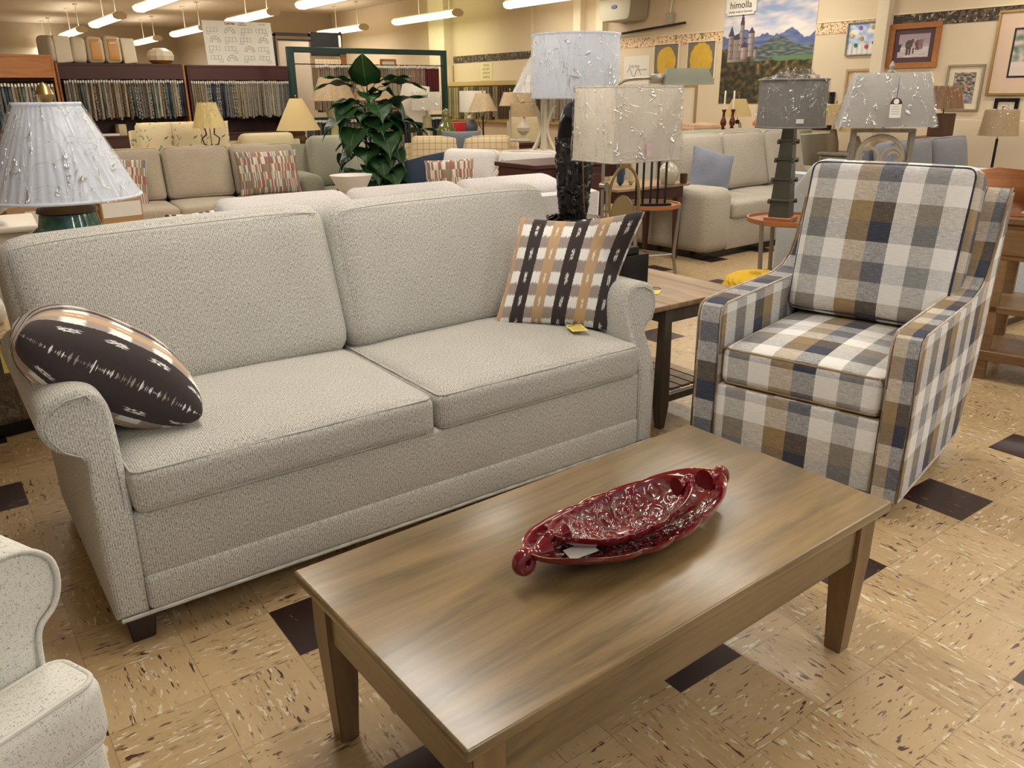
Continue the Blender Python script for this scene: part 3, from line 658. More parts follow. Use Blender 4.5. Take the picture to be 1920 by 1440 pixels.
def leaf_bowl(lab, loc, rz, A, B, H, tilt, curl, seed, hl=1.):
    t = thing('leaf_shaped_bowl', lab, 'bowl', loc, rz, 'nested oxblood bowls'); t.rotation_euler = (tilt[0], tilt[1], rz)
    NA, NR = 200, 46; b = new(); L = b.loops.layers.uv.verify(); C = b.verts.layers.float_color.new('Col')
    def R(th):
        c, s = cos(th), sin(th)
        base = 1/((abs(c/A)**1.55 + abs(s/B)**1.9)**(1/1.7))
        lob = 1 + .075*abs(sin(th*4.5+.4))**.7*(1-abs(c)**4) 
        return base*lob
    def relief(x, y):
        x += seed; g = .046; best = 9; 
        i0, j0 = round(x/g), round(y/(g*.9))
        for di in (-1, 0, 1):
            for dj in (-1, 0, 1):
                i, j = i0+di, j0+dj; px, py = (i + (.5 if j % 2 else 0))*g, j*g*.9; d = hypot(x-px, y-py)
                if d < best: best = d; th = atan2(y-py, x-px)*(1 if (i+j) % 2 else -1)
        return cos(2*pi*(best/.0165) - th)
    bands = []
    def top(k, r):
        th = 2*pi*k/NA; Rr = R(th); x, y = Rr*r*cos(th), Rr*r*sin(th)
        z = H*(.12 + .88*r**2.3) + .022*(abs(cos(th))**6)*r**3 - (H*.12*(1-r**6))*.8
        rl = relief(x, y)*.0022 * (1 if .12 < r < .93 else 0)
        rim = .004*math.exp(-((r-.965)/.03)**2)
        mid = .003 if abs(sin(th*4.5+.4)) < .16 and .3 < r < .93 else 0
        return Vector((x, y, z + rl + rim + mid)), rl, mid
    ring_t, ring_b = [], []
    for j in range(NR+1):
        r = j/NR; a = []; c_ = []
        for k in range(NA):
            p, rl, mid = top(k, r); v = b.verts.new(p); 
            edge = max(0, 1-abs(r-1)/.05)*(.55+.45*noise.noise(Vector((k*.11, seed, 0)))) + (.25 if rl > .0017 else 0)
            v[C] = (edge, 1 if (rl < -.0004 and not mid) else 0, 0, 1); a.append(v)
            q, _, _ = top(k, r); th = 2*pi*k/NA
            zb = max(.0, H*(.12+.88*r**2.3) + .022*(abs(cos(th))**6)*r**3 - .011) if r > .35 else 0
            v2 = b.verts.new(Vector((q.x*1.0, q.y*1.0, zb if j < NR else p.z-.007))); v2[C] = (0, 0, 0, 1); c_.append(v2)
        ring_t.append(a); ring_b.append(c_)
    for j in range(NR):
        for k in range(NA):
            k2 = (k+1) % NA
            b.faces.new((ring_t[j][k], ring_t[j+1][k], ring_t[j+1][k2], ring_t[j][k2])); b.faces.new((ring_b[j][k2], ring_b[j+1][k2], ring_b[j+1][k], ring_b[j][k]))
    for k in range(NA):
        k2 = (k+1) % NA; b.faces.new((ring_t[NR][k], ring_b[NR][k], ring_b[NR][k2], ring_t[NR][k2]))
    bmesh.ops.remove_doubles(b, verts=b.verts, dist=1e-5); setuv(b, b.faces); mesh('dish', b, M['red'], t, ang=70)
    for s in (-1, 1):
        z0 = H + .012; pts = []
        for i in range(26):
            u = i/25
            if u < .45:
                v = u/.45; pts.append((s*(A*.93 + hl*(.055*v)), 0, z0 + .008*v - .004*sin(pi*v)))
            else:
                a = (u-.45)/.55*radians(330); rr = hl*(.021 - .0145*(u-.45)/.55)
                pts.append((s*(A*.93 + hl*.055 + rr*sin(a)), 0, z0+.008 - hl*.021 + rr*cos(a)))
        b = new(); cv = b.verts.layers.float_color.new('Col'); tube(b, pts, .01, 14, rf=lambda q: hl*(.0150 + .012*max(0, 1-q*4) - .002*sin(q*3) + (.0015 if q > .4 else 0) - (.004*max(0, q-.8)*3)))
        for v in b.verts: v[cv] = (.12, 0, 0, 1)
        mesh('curled_handle', b, M['red'], t, ang=80)
    return t
leaf_bowl('larger oxblood red scrollwork leaf dish on the coffee table, holding the smaller one', (1.03, 1.225, .4285), radians(1), .262, .146, .056, (0, 0), 1, .3)
leaf_bowl('smaller oxblood red scrollwork leaf dish resting inside the larger one', (1.018, 1.238, .4455), radians(-2), .172, .102, .050, (radians(2), radians(-2)), 1, .77, .72)
b = new(); box(b, -.035, .035, -.016, .016, 0, .0015); o = mesh('price_tag', b, M['paper'], None); o.matrix_world = MT((.868, 1.208, .466), rx=radians(14), rz=radians(-4)); tag(o, 'small cream price tag tucked between the two red leaf dishes', 'price tag')

# ------------------------------------------------------------------ plaid armchair
def plaid_chair():
    m = M['plaid']; a = radians(13)
    # local x = depth (towards the back), local y = across, from right side (0) to left side (.77)
    t = thing('plaid_armchair', 'blue, tan and white buffalo plaid armchair beyond the end of the coffee table', 'armchair', (2.308, 1.268, 0), a)
    for (x, y) in ((.03, .03), (.03, .68), (.66, .03), (.66, .68)):
        b = new(); box(b, x, x+.055, y, y+.055, 0, .085, .003, 1, taper=(.8, .8)); mesh('leg', b, M['brownleg'], t)
    prof = [(0, .08), (.75, .075), (.80, .12), (.90, .36), (.935, .60), (.965, .80), (.985, 1.0), (.955, 1.015), (.925, .985), (.885, .87), (.84, .775), (.79, .71), (.72, .67), (.62, .652), (.3, .650), (.05, .648), (.012, .635), (0, .60)]
    def side(y0, y1, name='arm'):
        b = new(); L = b.loops.layers.uv.verify(); pts = prof; n = len(pts)
        A = [b.verts.new((p[0], y0, p[1])) for p in pts]; B = [b.verts.new((p[0], y1, p[1])) for p in pts]
        f1, f2 = b.faces.new(A), b.faces.new(list(reversed(B))); s = .08
        rim = []
        for i in range(n):
            p, q = pts[i], pts[(i+1) % n]; d = hypot(p[0]-q[0], p[1]-q[1]); f = b.faces.new((A[i], B[i], B[(i+1) % n], A[(i+1) % n])); rim.append(f)
            for l, (yy, ss) in zip(f.loops, ((y0, -s), (y1, -s), (y1, -s-d), (y0, -s-d))): l[L].uv = (yy+(.045 if yy > .4 else -.045), ss)
            s += d
        for f in (f1, f2):
            for l in f.loops: l[L].uv = (l.vert.co.x*1.0+.04, l.vert.co.z)
        bmesh.ops.recalc_face_normals(b, faces=b.faces)
        es = [e for e in b.edges if (e in f1.edges[:] or e in f2.edges[:])]
        bmesh.ops.bevel(b, geom=es, offset=.010, segments=2, affect='EDGES')
        o = mesh(name, b, m, t, ang=45)
        for yy in (y0+.003, y1-.003): seam([(p[0]+(.003 if .02 < p[0] < .7 else 0)*0, yy, p[1]) for p in pts], .0042, m, o)
        return o
    side(0, .095); side(.675, .77)
    b = new(); box(b, .008, .70, .09, .68, .08, .345, .012, 3); 
    mesh('front_rail', b, m, t)
    # back panel
    b = new(); L = b.loops.layers.uv.verify()
    prism(b, [(.74, .12), (.80, .10), (.90, .36), (.94, .62), (.985, 1.0), (.955, 1.01), (.80, .70), (.72, .45)], .085, .685, .01); mesh('back_panel', b, m, t, ang=45)
    Mx = MT((.365, .385, .420)); b = new(); cushion(b, .71, .572, .145, .032, .022, 14, M=Mx @ Matrix.Rotation(0, 4, 'Z'), uvo=(0, 0))
    c = None
    # swap uv so the warp runs front to back
    L = b.loops.layers.uv.verify()
    for f in b.faces:
        f.normal_update(); n = f.normal
        for l in f.loops:
            p = l.vert.co
            l[L].uv = (p.y, p.x+.36) if abs(n.z) > .6 else (p.y, p.z) if abs(n.x) > .6 else (p.x, p.z)
    c = mesh('seat_cushion', b, m, t, ang=80)
    for cc in (1, -1): seam([Mx @ p for p in welt_path(.71, .572, .145, .032, cc, 5)], .0045, m, c)
    # back cushion, leaning back
    Mb = Matrix.Translation((.735, .378, .800)) @ Matrix.Rotation(radians(11.5), 4, 'Y')
    R_ = Matrix(((0, 0, -1, 0), (-1, 0, 0, 0), (0, 1, 0, 0), (0, 0, 0, 1)))   # cushion w->-y, d->z, thickness top -> -x (front)
    Mc = Mb @ R_; W_, D_, T_ = .610, .60, .19
    b = new(); cushion(b, W_, D_, T_, .04, .035, 16, M=None, side=.006, wr=.008); L = b.loops.layers.uv.verify()
    for f in b.faces:
        f.normal_update(); n = f.normal
        for l in f.loops:
            p = l.vert.co; l[L].uv = (-p.x+.378, p.y+.08) if abs(n.z) > .5 or abs(n.y) > .6 else (p.z, p.y+.08)
            if abs(n.y) > .6 and abs(n.z) <= .5: l[L].uv = (-p.x+.378, p.y + p.z+.08)
    xf(b, b.verts, Mc); c = mesh('back_cushion', b, m, t, ang=80)
    navy = tweed('navy_welt', (30, 34, 50), (60, 66, 84))
    seam([Mc @ p for p in welt_path(W_, D_, T_, .04, 1, 6)], .0048, navy, c)
    seam([Mc @ p for p in welt_path(W_, D_, T_, .04, -1, 6)], .0045, m, c)
    seam([(.002, .01, .078), (.002, .76, .078)], .005, m, t, 'base_welt', False); seam([(.01, .002, .078), (.75, .002, .072)], .005, m, t, 'base_welt', False)
    return t
plaid_chair()
b = new(); box(b, -.04, .04, -.002, .002, -.05, .05); o = mesh('hang_tag', b, M['paper'], None); o.matrix_world = Matrix.Translation((2.965, 2.17, 1.0)) @ Matrix.Rotation(radians(-40), 4, 'Z') @ Matrix.Rotation(radians(35), 4, 'Y'); tag(o, 'white paper tag hanging off the far side of the plaid armchair back', 'tag')

# ------------------------------------------------------------------ foreground flecked armchair, lower left corner
def fleck_chair():
    m = M['speck']; t = thing('flecked_armchair', 'black-flecked cream rolled-arm armchair cut off at the lower left corner', 'armchair', (-.012, 1.388, 0), radians(-65.5))
    # faces +x ; local origin at the front left cushion corner
    b = new(); box(b, -.80, -.02, -.84, -.01, .10, .335, .02, 3); mesh('base', b, m, t)
    for (x, y) in ((-.10, -.07), (-.10, -.82), (-.76, -.07), (-.76, -.82)):
        b = new(); box(b, x, x+.05, y, y+.05, 0, .1, .003, 1, taper=(.75, .75)); mesh('leg', b, M['sofa_dark_leg'], t)
    # rolled arm outline in (y,z), extruded along x
    ring = [(.02, .30), (.035, .42), (.04, .50), (.05, .535), (.08, .56), (.095, .60), (.09, .645), (.06, .675), (.015, .685), (-.035, .675), (-.065, .64), (-.07, .59), (-.06, .54), (-.055, .45), (-.05, .30)]
    for s, yc in ((1, -.09), (-1, -.735)):
        pts = [(s*y, z) for y, z in ring[:1] + spl(ring[1:-1], 4, False) + ring[-1:]]
        if s > 0: pts.reverse()
        Mx = Matrix(((0, -1, 0, -.125), (1, 0, 0, yc+.02*s), (0, 0, 1, 0), (0, 0, 0, 1)))
        b = new(); prism(b, pts, 0, .66, .014, 3, M=Mx); o = mesh('rolled_arm', b, m, t, ang=50)
        seam([Mx @ Vector((p[0]*.97, -.002, p[1])) for p in pts], .005, m, o)
    Mx = MT((-.40, -.425, .405)); b = new(); cushion(b, .62, .54, .14, .035, .02, 12, M=Mx); c = mesh('seat_cushion', b, m, t, ang=80)
    b = new(); cushion(b, .125, .85, .14, .035, .0, 10, M=MT((-.0625, -.425, .405))); mesh('cushion_front', b, m, c, ang=80)
    for cc in (1, -1): seam([MT((-.0625, -.425, .405)) @ p for p in welt_path(.125, .85, .14, .035, cc, 5)], .0055, m, c)
    b = new(); cushion(b, .20, .56, .50, .06, 0, 10, M=MT((-.68, -.425, .70))); mesh('back_cushion', b, m, t, ang=80)
    b = new(); box(b, -.86, -.76, -.82, -.03, .12, .9, .03, 3); mesh('back_frame', b, m, t)
fleck_chair()

# ------------------------------------------------------------------ end table, box, ring lamp
t = thing('end_table', 'square weathered oak end table with grey-brown legs between sofa and plaid chair', 'end table', (2.44, 2.59, 0))
for nm, x0, x1 in (('tabletop_leaf', -.283, -.172), ('tabletop', -.170, .170), ('tabletop_leaf', .172, .283)):
    b = new(); box(b, x0, x1, -.31, .31, .538, .56, .003, 2); 
    for f in b.faces:
        for l in f.loops: u = l[b.loops.layers.uv.verify()]; u.uv = (u.uv[1], u.uv[0])
    mesh(nm, b, M['endwood'], t)
for sx in (-1, 1):
    for sy in (-1, 1):
        b = new(); cx, cy = sx*.145, sy*.265; q = []
        for z, k in ((0, .015), (.10, .024), (.30, .022), (.538, .019)): q.append([b.verts.new((cx+a*k, cy+c*k, z)) for a, c in ((-1, -1), (1, -1), (1, 1), (-1, 1))])
        b.faces.new(list(reversed(q[0]))); b.faces.new(q[-1])
        for i in range(3):
            for k in range(4): b.faces.new((q[i][k], q[i][(k+1) % 4], q[i+1][(k+1) % 4], q[i+1][k]))
        setuv(b, b.faces); mesh('leg', b, M['greyleg'], t, ang=20)
for y in (-.265, .265):
    b = new(); box(b, -.126, .126, y-.012, y+.012, .47, .538); mesh('apron', b, M['greyleg'], t); b = new(); box(b, -.126, .126, y-.012, y+.012, .115, .145); mesh('stretcher', b, M['greyleg'], t)
for x in (-.145, .145):
    b = new(); box(b, x-.012, x+.012, -.245, .245, .47, .538); mesh('apron', b, M['greyleg'], t)
for k in range(6):
    b = new(); x = -.165 + k*.066; box(b, x-.028, x+.028, -.245 if 0 < k < 5 else -.235, .245 if 0 < k < 5 else .235, .146, .158, .001, 1); mesh('shelf_slat', b, M['endwood'], t)
def flat_tag(lab, loc, rz, w_, h_, string=True, m='yellowpaper', lines=4, rx=0, name='price_tag', head=None):
    t = thing(name, lab, 'price tag', loc); t.rotation_euler = (rx, 0, rz)
    b = new(); box(b, -w_/2, w_/2, -h_/2, h_/2, 0, .0012); mesh('card', b, M[m], t)
    if head: text(head, h_*.2, M['ink'], t, (0, h_*.3, .0013), (0, 0, 0), 'lettering', .0003, .0004)
    for k in range(lines):
        b = new(); y = h_*(.1 - .14*k); ww = w_*(.38 - .05*(k % 2)); box(b, -ww, ww, y-.0008, y+.0008, .0012, .0016); mesh('printed_line', b, M['redink'] if k % 2 == 0 else M['ink'], t)
    if string:
        b = new(); tube(b, [(0, h_*.42, .002), (-.012, h_*.62, .004), (-.02, h_*.9, .003), (0, h_*1.02, .003), (.016, h_*.85, .003), (.01, h_*.6, .004), (0, h_*.42, .002)], .0012, 5); mesh('string', b, M['ink'], t)
    return t
flat_tag('yellow price tag with black string lying on the end table', (2.375, 2.475, .5612), radians(-60), .055, .075, lines=0)
flat_tag('yellow printed price tag lying on the right seat cushion by the pillow', (1.80, 2.31, .5385), radians(-22), .062, .088, head='MAYO', lines=4)
t = thing('stepped_box', 'matte black stepped box base under the oval ring lamp on the end table', 'lamp base', (2.262, 2.56, .56), radians(0))
b = new(); box(b, -.10, .085, -.075, .075, 0, .17, .002, 1); mesh('lower_block', b, M['black'], t); b = new(); box(b, -.075, .045, -.055, .055, .17, .20, .002, 1); mesh('upper_block', b, M['black'], t)

def film(parent, prof, n, rib=.0, pad=.006, M_=None):
    b = new(); lathe(b, [(r+pad, z) for r, z in prof], n, cap=False, rib=rib, ribn=17); 
    if M_ is not None: xf(b, b.verts, M_)
    for v in b.verts:
        k = noise.noise(v.co*14)*.006; v.co.x += k*v.co.x/.2; v.co.y += k*v.co.y/.2
    return mesh('plastic_wrap', b, M['wrap'], parent, ang=180)
def drum(parent, r0, r1, z0, z1, m, n=48, pleat=0, wrapm=None, name='lamp_shade', trim=None):
    b = new(); lathe(b, [(r0-.003, z0+.001), (r0, z0), (r1, z1), (r1-.003, z1-.001), (r1-.004, z1-.004), (r0-.004, z0+.004)], n if not pleat else pleat*4, cap=False, rib=.012 if pleat else 0, ribn=pleat)
    o = mesh(name, b, m, parent, ang=60)
    if trim:
        for r, z in ((r0, z0), (r1, z1)):
            b = new(); tube(b, [((r+.002)*cos(2*pi*k/40), (r+.002)*sin(2*pi*k/40), z) for k in range(40)], .004 if r0 < .2 else .006, 6, True); mesh('shade_trim', b, trim, o)
    if wrapm:
        b = new(); N = 64; L = b.loops.layers.uv.verify(); rings = []
        for j in range(15):
            u = j/14; rr = r0+(r1-r0)*u; ring = []
            for k in range(N):
                a = 2*pi*k/N; q = rr + .005 + .007*abs(noise.noise(Vector((cos(a)*3, sin(a)*3, z0+u*2.2+rr)))) + .006*abs(noise.noise(Vector((cos(a)*11, sin(a)*11, u*1.2))))
                ring.append(b.verts.new((q*cos(a), q*sin(a), z0-.006+(z1-z0+.012)*u)))
            rings.append(ring)
        for j in range(14):
            for k in range(N):
                f = b.faces.new((rings[j][k], rings[j][(k+1) % N], rings[j+1][(k+1) % N], rings[j+1][k]))
                for l, (kk, jj) in zip(f.loops, ((k, j), (k+1, j), (k+1, j+1), (k, j+1))): l[L].uv = (kk/N*2*pi*r0, jj/14*(z1-z0))
        mesh('plastic_wrap', b, wrapm, o, ang=180)
    return o
def rect_shade(parent, w0, d0, w1, d1, z0, z1, m, wrapm=None, rz=0):
    """four sided shade, bottom w0 x d0, top w1 x d1"""
    def shell(pad, zp, mm, par, nm, sub):
        b = new(); L = b.loops.layers.uv.verify(); N = sub; path = []
        def rect(w_, d_): 
            c = [(-w_/2, -d_/2), (w_/2, -d_/2), (w_/2, d_/2), (-w_/2, d_/2)]; out = []; s = 0
            for i in range(4):
                p, q = c[i], c[(i+1) % 4]
                for k in range(N): u = k/N; out.append((p[0]+(q[0]-p[0])*u, p[1]+(q[1]-p[1])*u))
            return out
        rings = []; NZ = 1 if pad == 0 else 10
        for j in range(NZ+1):
            u = j/NZ; P = rect(w0+(w1-w0)*u+2*pad, d0+(d1-d0)*u+2*pad); R2 = []
            for (x, y) in P:
                k = 0 if pad == 0 else .007*abs(noise.noise(Vector((x*9, y*9, u*2.5)))) + .005*abs(noise.noise(Vector((x*30, y*30, u*1.5))))
                R2.append(b.verts.new((x*(1+k/max(w0, .1)*2), y*(1+k/max(d0, .1)*2), z0-zp+(z1-z0+2*zp)*u)))
            rings.append(R2)
        T = 4*N
        for j in range(NZ):
            for k in range(T):
                f = b.faces.new((rings[j][k], rings[j][(k+1) % T], rings[j+1][(k+1) % T], rings[j+1][k]))
                for l, (kk, jj) in zip(f.loops, ((k, j), (k+1, j), (k+1, j+1), (k, j+1))): l[L].uv = (kk/T*2*(w0+d0), jj/NZ*(z1-z0))
        if pad == 0:
            bmesh.ops.solidify(b, geom=b.faces[:], thickness=.003)
        o = mesh(nm, b, mm, par, ang=40 if pad == 0 else 180); return o
    o = shell(0, 0, m, parent, 'lamp_shade', 1); o.rotation_euler = (0, 0, rz)
    if wrapm: shell(.004, .005, wrapm, o, 'plastic_wrap', 14)
    return o
def ring_lamp():
    t = thing('ring_lamp', 'gold oval ring table lamp with wrapped rectangular shade behind the sofa arm', 'table lamp', (2.262, 2.56, .761), radians(0))
    cam_a = atan2(-(2.56-.112), -(2.262+.104))        # face roughly towards the aisle
    ax = Vector((cos(radians(-22)), sin(radians(-22)), 0))
    b = new(); tube(b, [ax*(.066*cos(a)) + Vector((0, 0, .19+.135*sin(a))) for a in [2*pi*k/48 for k in range(48)]], .0065, 10, True); mesh('ring', b, M['gold'], t)
    b = new(); box(b, -.014, .014, -.008, .008, -.0, .065, .001, 1); mesh('foot', b, M['gold'], t)
    b = new(); lathe(b, [(0, -.004), (.055, -.004), (.058, 0), (.055, .004), (0, .004)], 40, cap=False)
    xf(b, b.verts, Matrix.Translation((0, 0.01, .135)) @ Matrix.Rotation(radians(-22), 4, 'Z') @ Matrix.Diagonal((.85, 1, 1.25, 1)) @ Matrix.Rotation(radians(90), 4, 'X')); mesh('disc', b, M['gold'], t)
    b = new(); box(b, -.012, .012, -.008, .002, .055, .11, .001, 1); mesh('clamp', b, M['gold'], t)
    b = new(); box(b, -.022, .022, -.012, .012, .318, .336, .002, 1); mesh('cap', b, M['gold'], t); b = new(); tube(b, [(0, 0, .336), (0, 0, .40)], .005, 8); mesh('stem', b, M['gold'], t)
    rect_shade(t, .345, .26, .335, .25, .350, .630, M['oat_shade'], M['wrap'], radians(-4))
    for zz in (.352, .628):
        b = new(); k = .345/2+.001 if zz < .5 else .335/2+.001; d = .13+.001 if zz < .5 else .126; tube(b, [(-k, -d, zz), (k, -d, zz), (k, d, zz), (-k, d, zz)], .0035, 5, True); o = mesh('shade_trim', b, M['oat_shade'], t); o.rotation_euler = (0, 0, radians(-4))
    b = new(); box(b, -.012, .012, -.1385, -.1375, .37, .42); o = mesh('price_label', b, plain('pink_label', (224, 190, 200), .7), t); o.rotation_euler = (0, 0, radians(-4))
ring_lamp()

# ------------------------------------------------------------------ table lamps close behind the sofa
t = thing('small_side_table', 'low dark side table behind the left end of the sofa under the teal lamp', 'side table', (.32, 3.33, 0))
b = new(); lathe(b, [(.2, .60), (.2, .625)], 36); mesh('tabletop', b, M['darkwood'], t); b = new(); lathe(b, [(.14, 0), (.13, .02), (.03, .05), (.03, .60)], 24); mesh('pedestal', b, M['darkwood'], t)
t = thing('teal_glazed_lamp', 'large teal glazed ceramic lamp with pleated white wrapped shade at the left', 'table lamp', (.32, 3.33, .625))
b = new(); lathe(b, [(.0, 0), (.08, 0), (.085, .02), (.11, .08), (.150, .17), (.165, .235), (.155, .272), (.125, .300), (.100, .322), (.090, .365)], 48); mesh('ceramic_body', b, M['teal'], t)
b = new(); lathe(b, [(.084, .362), (.098, .37), (.094, .382), (.07, .40), (.035, .415), (.012, .43), (.012, .47)], 40); mesh('bronze_collar', b, plain('aged_bronze', (104, 78, 50), .3, .8), t)
drum(t, .243, .098, .420, .725, M['white_shade'], pleat=44, wrapm=M['wrap'], trim=M['white_shade'])
b = new(); lathe(b, [(.004, .68), (.006, .72), (.02, .735), (.028, .755), (.018, .78), (.0, .795)], 20); mesh('finial', b, M['gold'], t)

t = thing('round_lamp_table', 'dark round-topped table carrying the black vase lamp behind the sofa', 'side table', (2.61, 3.31, 0))
b = new(); lathe(b, [(.225, .72), (.235, .73), (.23, .75), (.0, .75)], 48); mesh('tabletop', b, M['darkwood'], t); b = new(); lathe(b, [(.18, .02), (.18, .66), (.20, .72)], 32); mesh('drum_body', b, M['darkwood'], t); b = new(); lathe(b, [(.19, 0), (.19, .02)], 32); mesh('plinth', b, M['darkwood'], t)
t = thing('black_vase_lamp', 'tall black carved vase lamp under the big white wrapped drum shade', 'table lamp', (2.62, 3.30, .751)); t.scale = (.91,)*3
b = new(); lathe(b, [(.135, 0), (.14, .012), (.13, .02), (.075, .022), (.08, .05)], 40); mesh('base', b, M['black'], t)
b = new(); N = 110; rings = []
for j in range(91):
    z = .045+.405*j/90; r0 = .075+.023*min(1, (z-.045)/.25)
    ring = []
    for k in range(N):
        a = 2*pi*k/N; p = Vector((cos(a)*2.6, sin(a)*2.6, z*17)); q = noise.noise(p + Vector((0, 0, noise.noise(p*.7)*2))); r = r0 + .011*(1-abs(q)*3.2) + .004*noise.noise(p*3)
        ring.append(b.verts.new((r*cos(a), r*sin(a), z)))
    rings.append(ring)
for j in range(90):
    for k in range(N): b.faces.new((rings[j][k], rings[j][(k+1) % N], rings[j+1][(k+1) % N], rings[j+1][k]))
setuv(b, b.faces); mesh('carved_body', b, plain('black_carved_resin_gloss', (34, 31, 31), .22), t, ang=80)
b = new(); lathe(b, [(.095, .45), (.088, .53), (.065, .60), (.04, .63), (.01, .64), (.01, .72)], 40); mesh('smooth_shoulder', b, M['black'], t)
drum(t, .236, .228, .655, .965, M['white_shade'], wrapm=M['wrap'], trim=M['white_shade'])
b = new(); tube(b, [(-.1, -.16, .655), (-.06, -.13, .5), (-.04, -.12, .3), (-.02, -.11, .12), (.0, -.10, .04)], .003, 6); mesh('string', b, M['gold'], t)
t = thing('flower_bowl', 'dark silver petal-shaped bowl beside the black vase lamp', 'bowl', (2.45, 3.22, .751)); t.scale = (.85,)*3
for k in range(9):
    a = 2*pi*k/9; b = new(); lathe(b, [(0, 0), (.02, .004), (.033, .02), (.036, .045)], 16, cap=False); bmesh.ops.solidify(b, geom=b.faces[:], thickness=.002)
    xf(b, b.verts, MT((.035*cos(a), .035*sin(a), .01)) @ Matrix.Rotation(a, 4, 'Z') @ Matrix.Rotation(radians(25), 4, 'Y')); mesh('petal', b, M['chrome'] if k % 2 else M['black'], t)
b = new(); lathe(b, [(.0, 0), (.05, 0), (.055, .012), (.0, .014)], 20); mesh('foot', b, M['black'], t)

t = thing('pharmacy_floor_lamp', 'brushed nickel pharmacy floor lamp arching over the wrapped rectangular shade', 'floor lamp', (2.53, 2.985, 0))
b = new(); lathe(b, [(.09, 0), (.09, .012), (.03, .03), (.012, .04)], 32); mesh('base', b, M['nickel'], t)
b = new(); tube(b, [(0, 0, .03), (0, 0, 1.28)], .008, 10); mesh('pole', b, M['nickel'], t)
b = new(); tube(b, [(.018, -.01, .72), (.018, -.01, .96)], .006, 8); mesh('sliding_rod', b, M['nickel'], t)
b = new(); lathe(b, [(.0, -.018), (.018, -.018), (.018, .018), (0, .018)], 16, cap=False, M=MT((.0, -.01, .955), rx=radians(90))); mesh('knob', b, M['nickel'], t)
ex = Vector((.81, -.59, 0))
b = new(); tube(b, [(0, 0, 1.28)] + [tuple(ex*(.13-.13*cos(a)) + Vector((0, 0, 1.30+.125*sin(a)))) for a in [k*pi/2/8 for k in range(9)]] + [tuple(ex*.24 + Vector((0, 0, 1.428)))], .0065, 8); mesh('arm', b, M['nickel'], t)
R = Matrix.Rotation(atan2(ex.y, ex.x), 4, 'Z')
b = new(); box(b, .20, .27, -.02, .02, 1.405, 1.445, .004, 2, M=R); mesh('socket_housing', b, M['nickel'], t)
b = new(); r = Rec(b); vs = []
for (x0, x1, y0, y1, z) in ((.255, .475, -.075, .055, 1.398), (.258, .472, -.072, .052, 1.415), (.27, .45, -.035, .02, 1.468)): vs.append([b.verts.new((x, y, z)) for x, y in ((x0, y0), (x1, y0), (x1, y1), (x0, y1))])
for i in range(2):
    for k in range(4): b.faces.new((vs[i][k], vs[i][(k+1) % 4], vs[i+1][(k+1) % 4], vs[i+1][k]))
b.faces.new(vs[2]); bmesh.ops.solidify(b, geom=b.faces[:], thickness=.002); xf(b, b.verts, R); mesh('lamp_shade', b, plain('satin_nickel_shade', (200, 204, 190), .35, .25), t)
t = thing('lamp_hang_tag', 'blue and white printed tag hanging from the pharmacy lamp pole', 'tag', (2.50, 2.94, .80), radians(-36))
b = new(); box(b, -.036, .036, -.0015, .0015, -.11, -.01, .0); mesh('card', b, plain('pale_blue_card', (206, 212, 226), .6, var=.15), t); b = new(); box(b, -.026, .026, -.0015, .0015, -.012, .004); mesh('card_top', b, M['yellowpaper'], t)
text('CPL', .034, M['blueink'], t, (0, -.0022, -.052), bold=.0012)

# tray tables with lamps
def tray_table(lab, x, y, z, R_, rz):
    t = thing('tray_table', lab, 'side table', (x, y, 0), rz, 'round cherry tray tables')
    b = new(); lathe(b, [(0, z-.032), (R_-.01, z-.032), (R_, z-.025), (R_, z), (R_-.012, z), (R_-.016, z-.016), (0, z-.016)], 56, cap=False); mesh('tray_top', b, M['tray'], t, ang=40)
    for k in range(3):
        a = 2*pi*k/3+.4; c, s = cos(a), sin(a); b = new()
        tube(b, [(c*(R_*.98), s*(R_*.98), z-.005), (c*(R_*.86), s*(R_*.86), .2), (c*(R_*1.0), s*(R_*1.0), 0)], .014, 4); mesh('leg', b, M['alu'], t, ang=30)
    b = new(); tube(b, [(cos(2*pi*k/3+.4)*R_*.86, sin(2*pi*k/3+.4)*R_*.86, .2) for k in range(3)], .008, 4, True); mesh('brace', b, M['alu'], t)
tray_table('round cherry tray table with metal legs under the zinc tower lamp', 4.44, 3.29, .60, .26, .6)
tray_table('round cherry tray table with a black stand on it behind the sofa arm', 4.36, 4.45, .585, .225, -1.2)
t = thing('tower_lamp', 'tarnished zinc tower lamp with charcoal drum shade on the cherry tray table', 'table lamp', (4.33, 3.27, .586), .35)
b = new(); box(b, -.085, .085, -.085, .085, 0, .03, .002, 1); mesh('wood_plinth', b, M['tray'], t)
b = new(); q = []
for z, k in ((.03, .062), (.57, .034)): q.append([b.verts.new((a*k, c*k, z)) for a, c in ((-1, -1), (1, -1), (1, 1), (-1, 1))])
for k in range(4): b.faces.new((q[0][k], q[0][(k+1) % 4], q[1][(k+1) % 4], q[1][k]))
b.faces.new(q[1]); b.faces.new(list(reversed(q[0]))); setuv(b, b.faces); mesh('tower', b, M['zinc'], t, ang=20)
for zz in (.13, .26, .38, .49):
    k = .062-.028*(zz-.03)/.54
    b = new(); box(b, -k-.014, k+.014, -k-.014, k+.014, zz, zz+.012, .001, 1); mesh('collar', b, M['zinc'], t)
    for (sx, sy) in ((-1, -1), (1, -1), (1, 1), (-1, 1)):
        b = new(); lathe(b, [(0, -.012), (.009, -.010), (.011, 0), (.009, .01), (0, .012)], 10, (sx*(k+.008), sy*(k+.008), zz-.006), cap=False); mesh('stud', b, M['zinc'], t)
drum(t, .203, .196, .575, .845, M['char_shade'], trim=M['char_shade'], wrapm=M['wrap_far'])
b = new(); L = b.loops.layers.uv.verify()
N = 40; rings = []
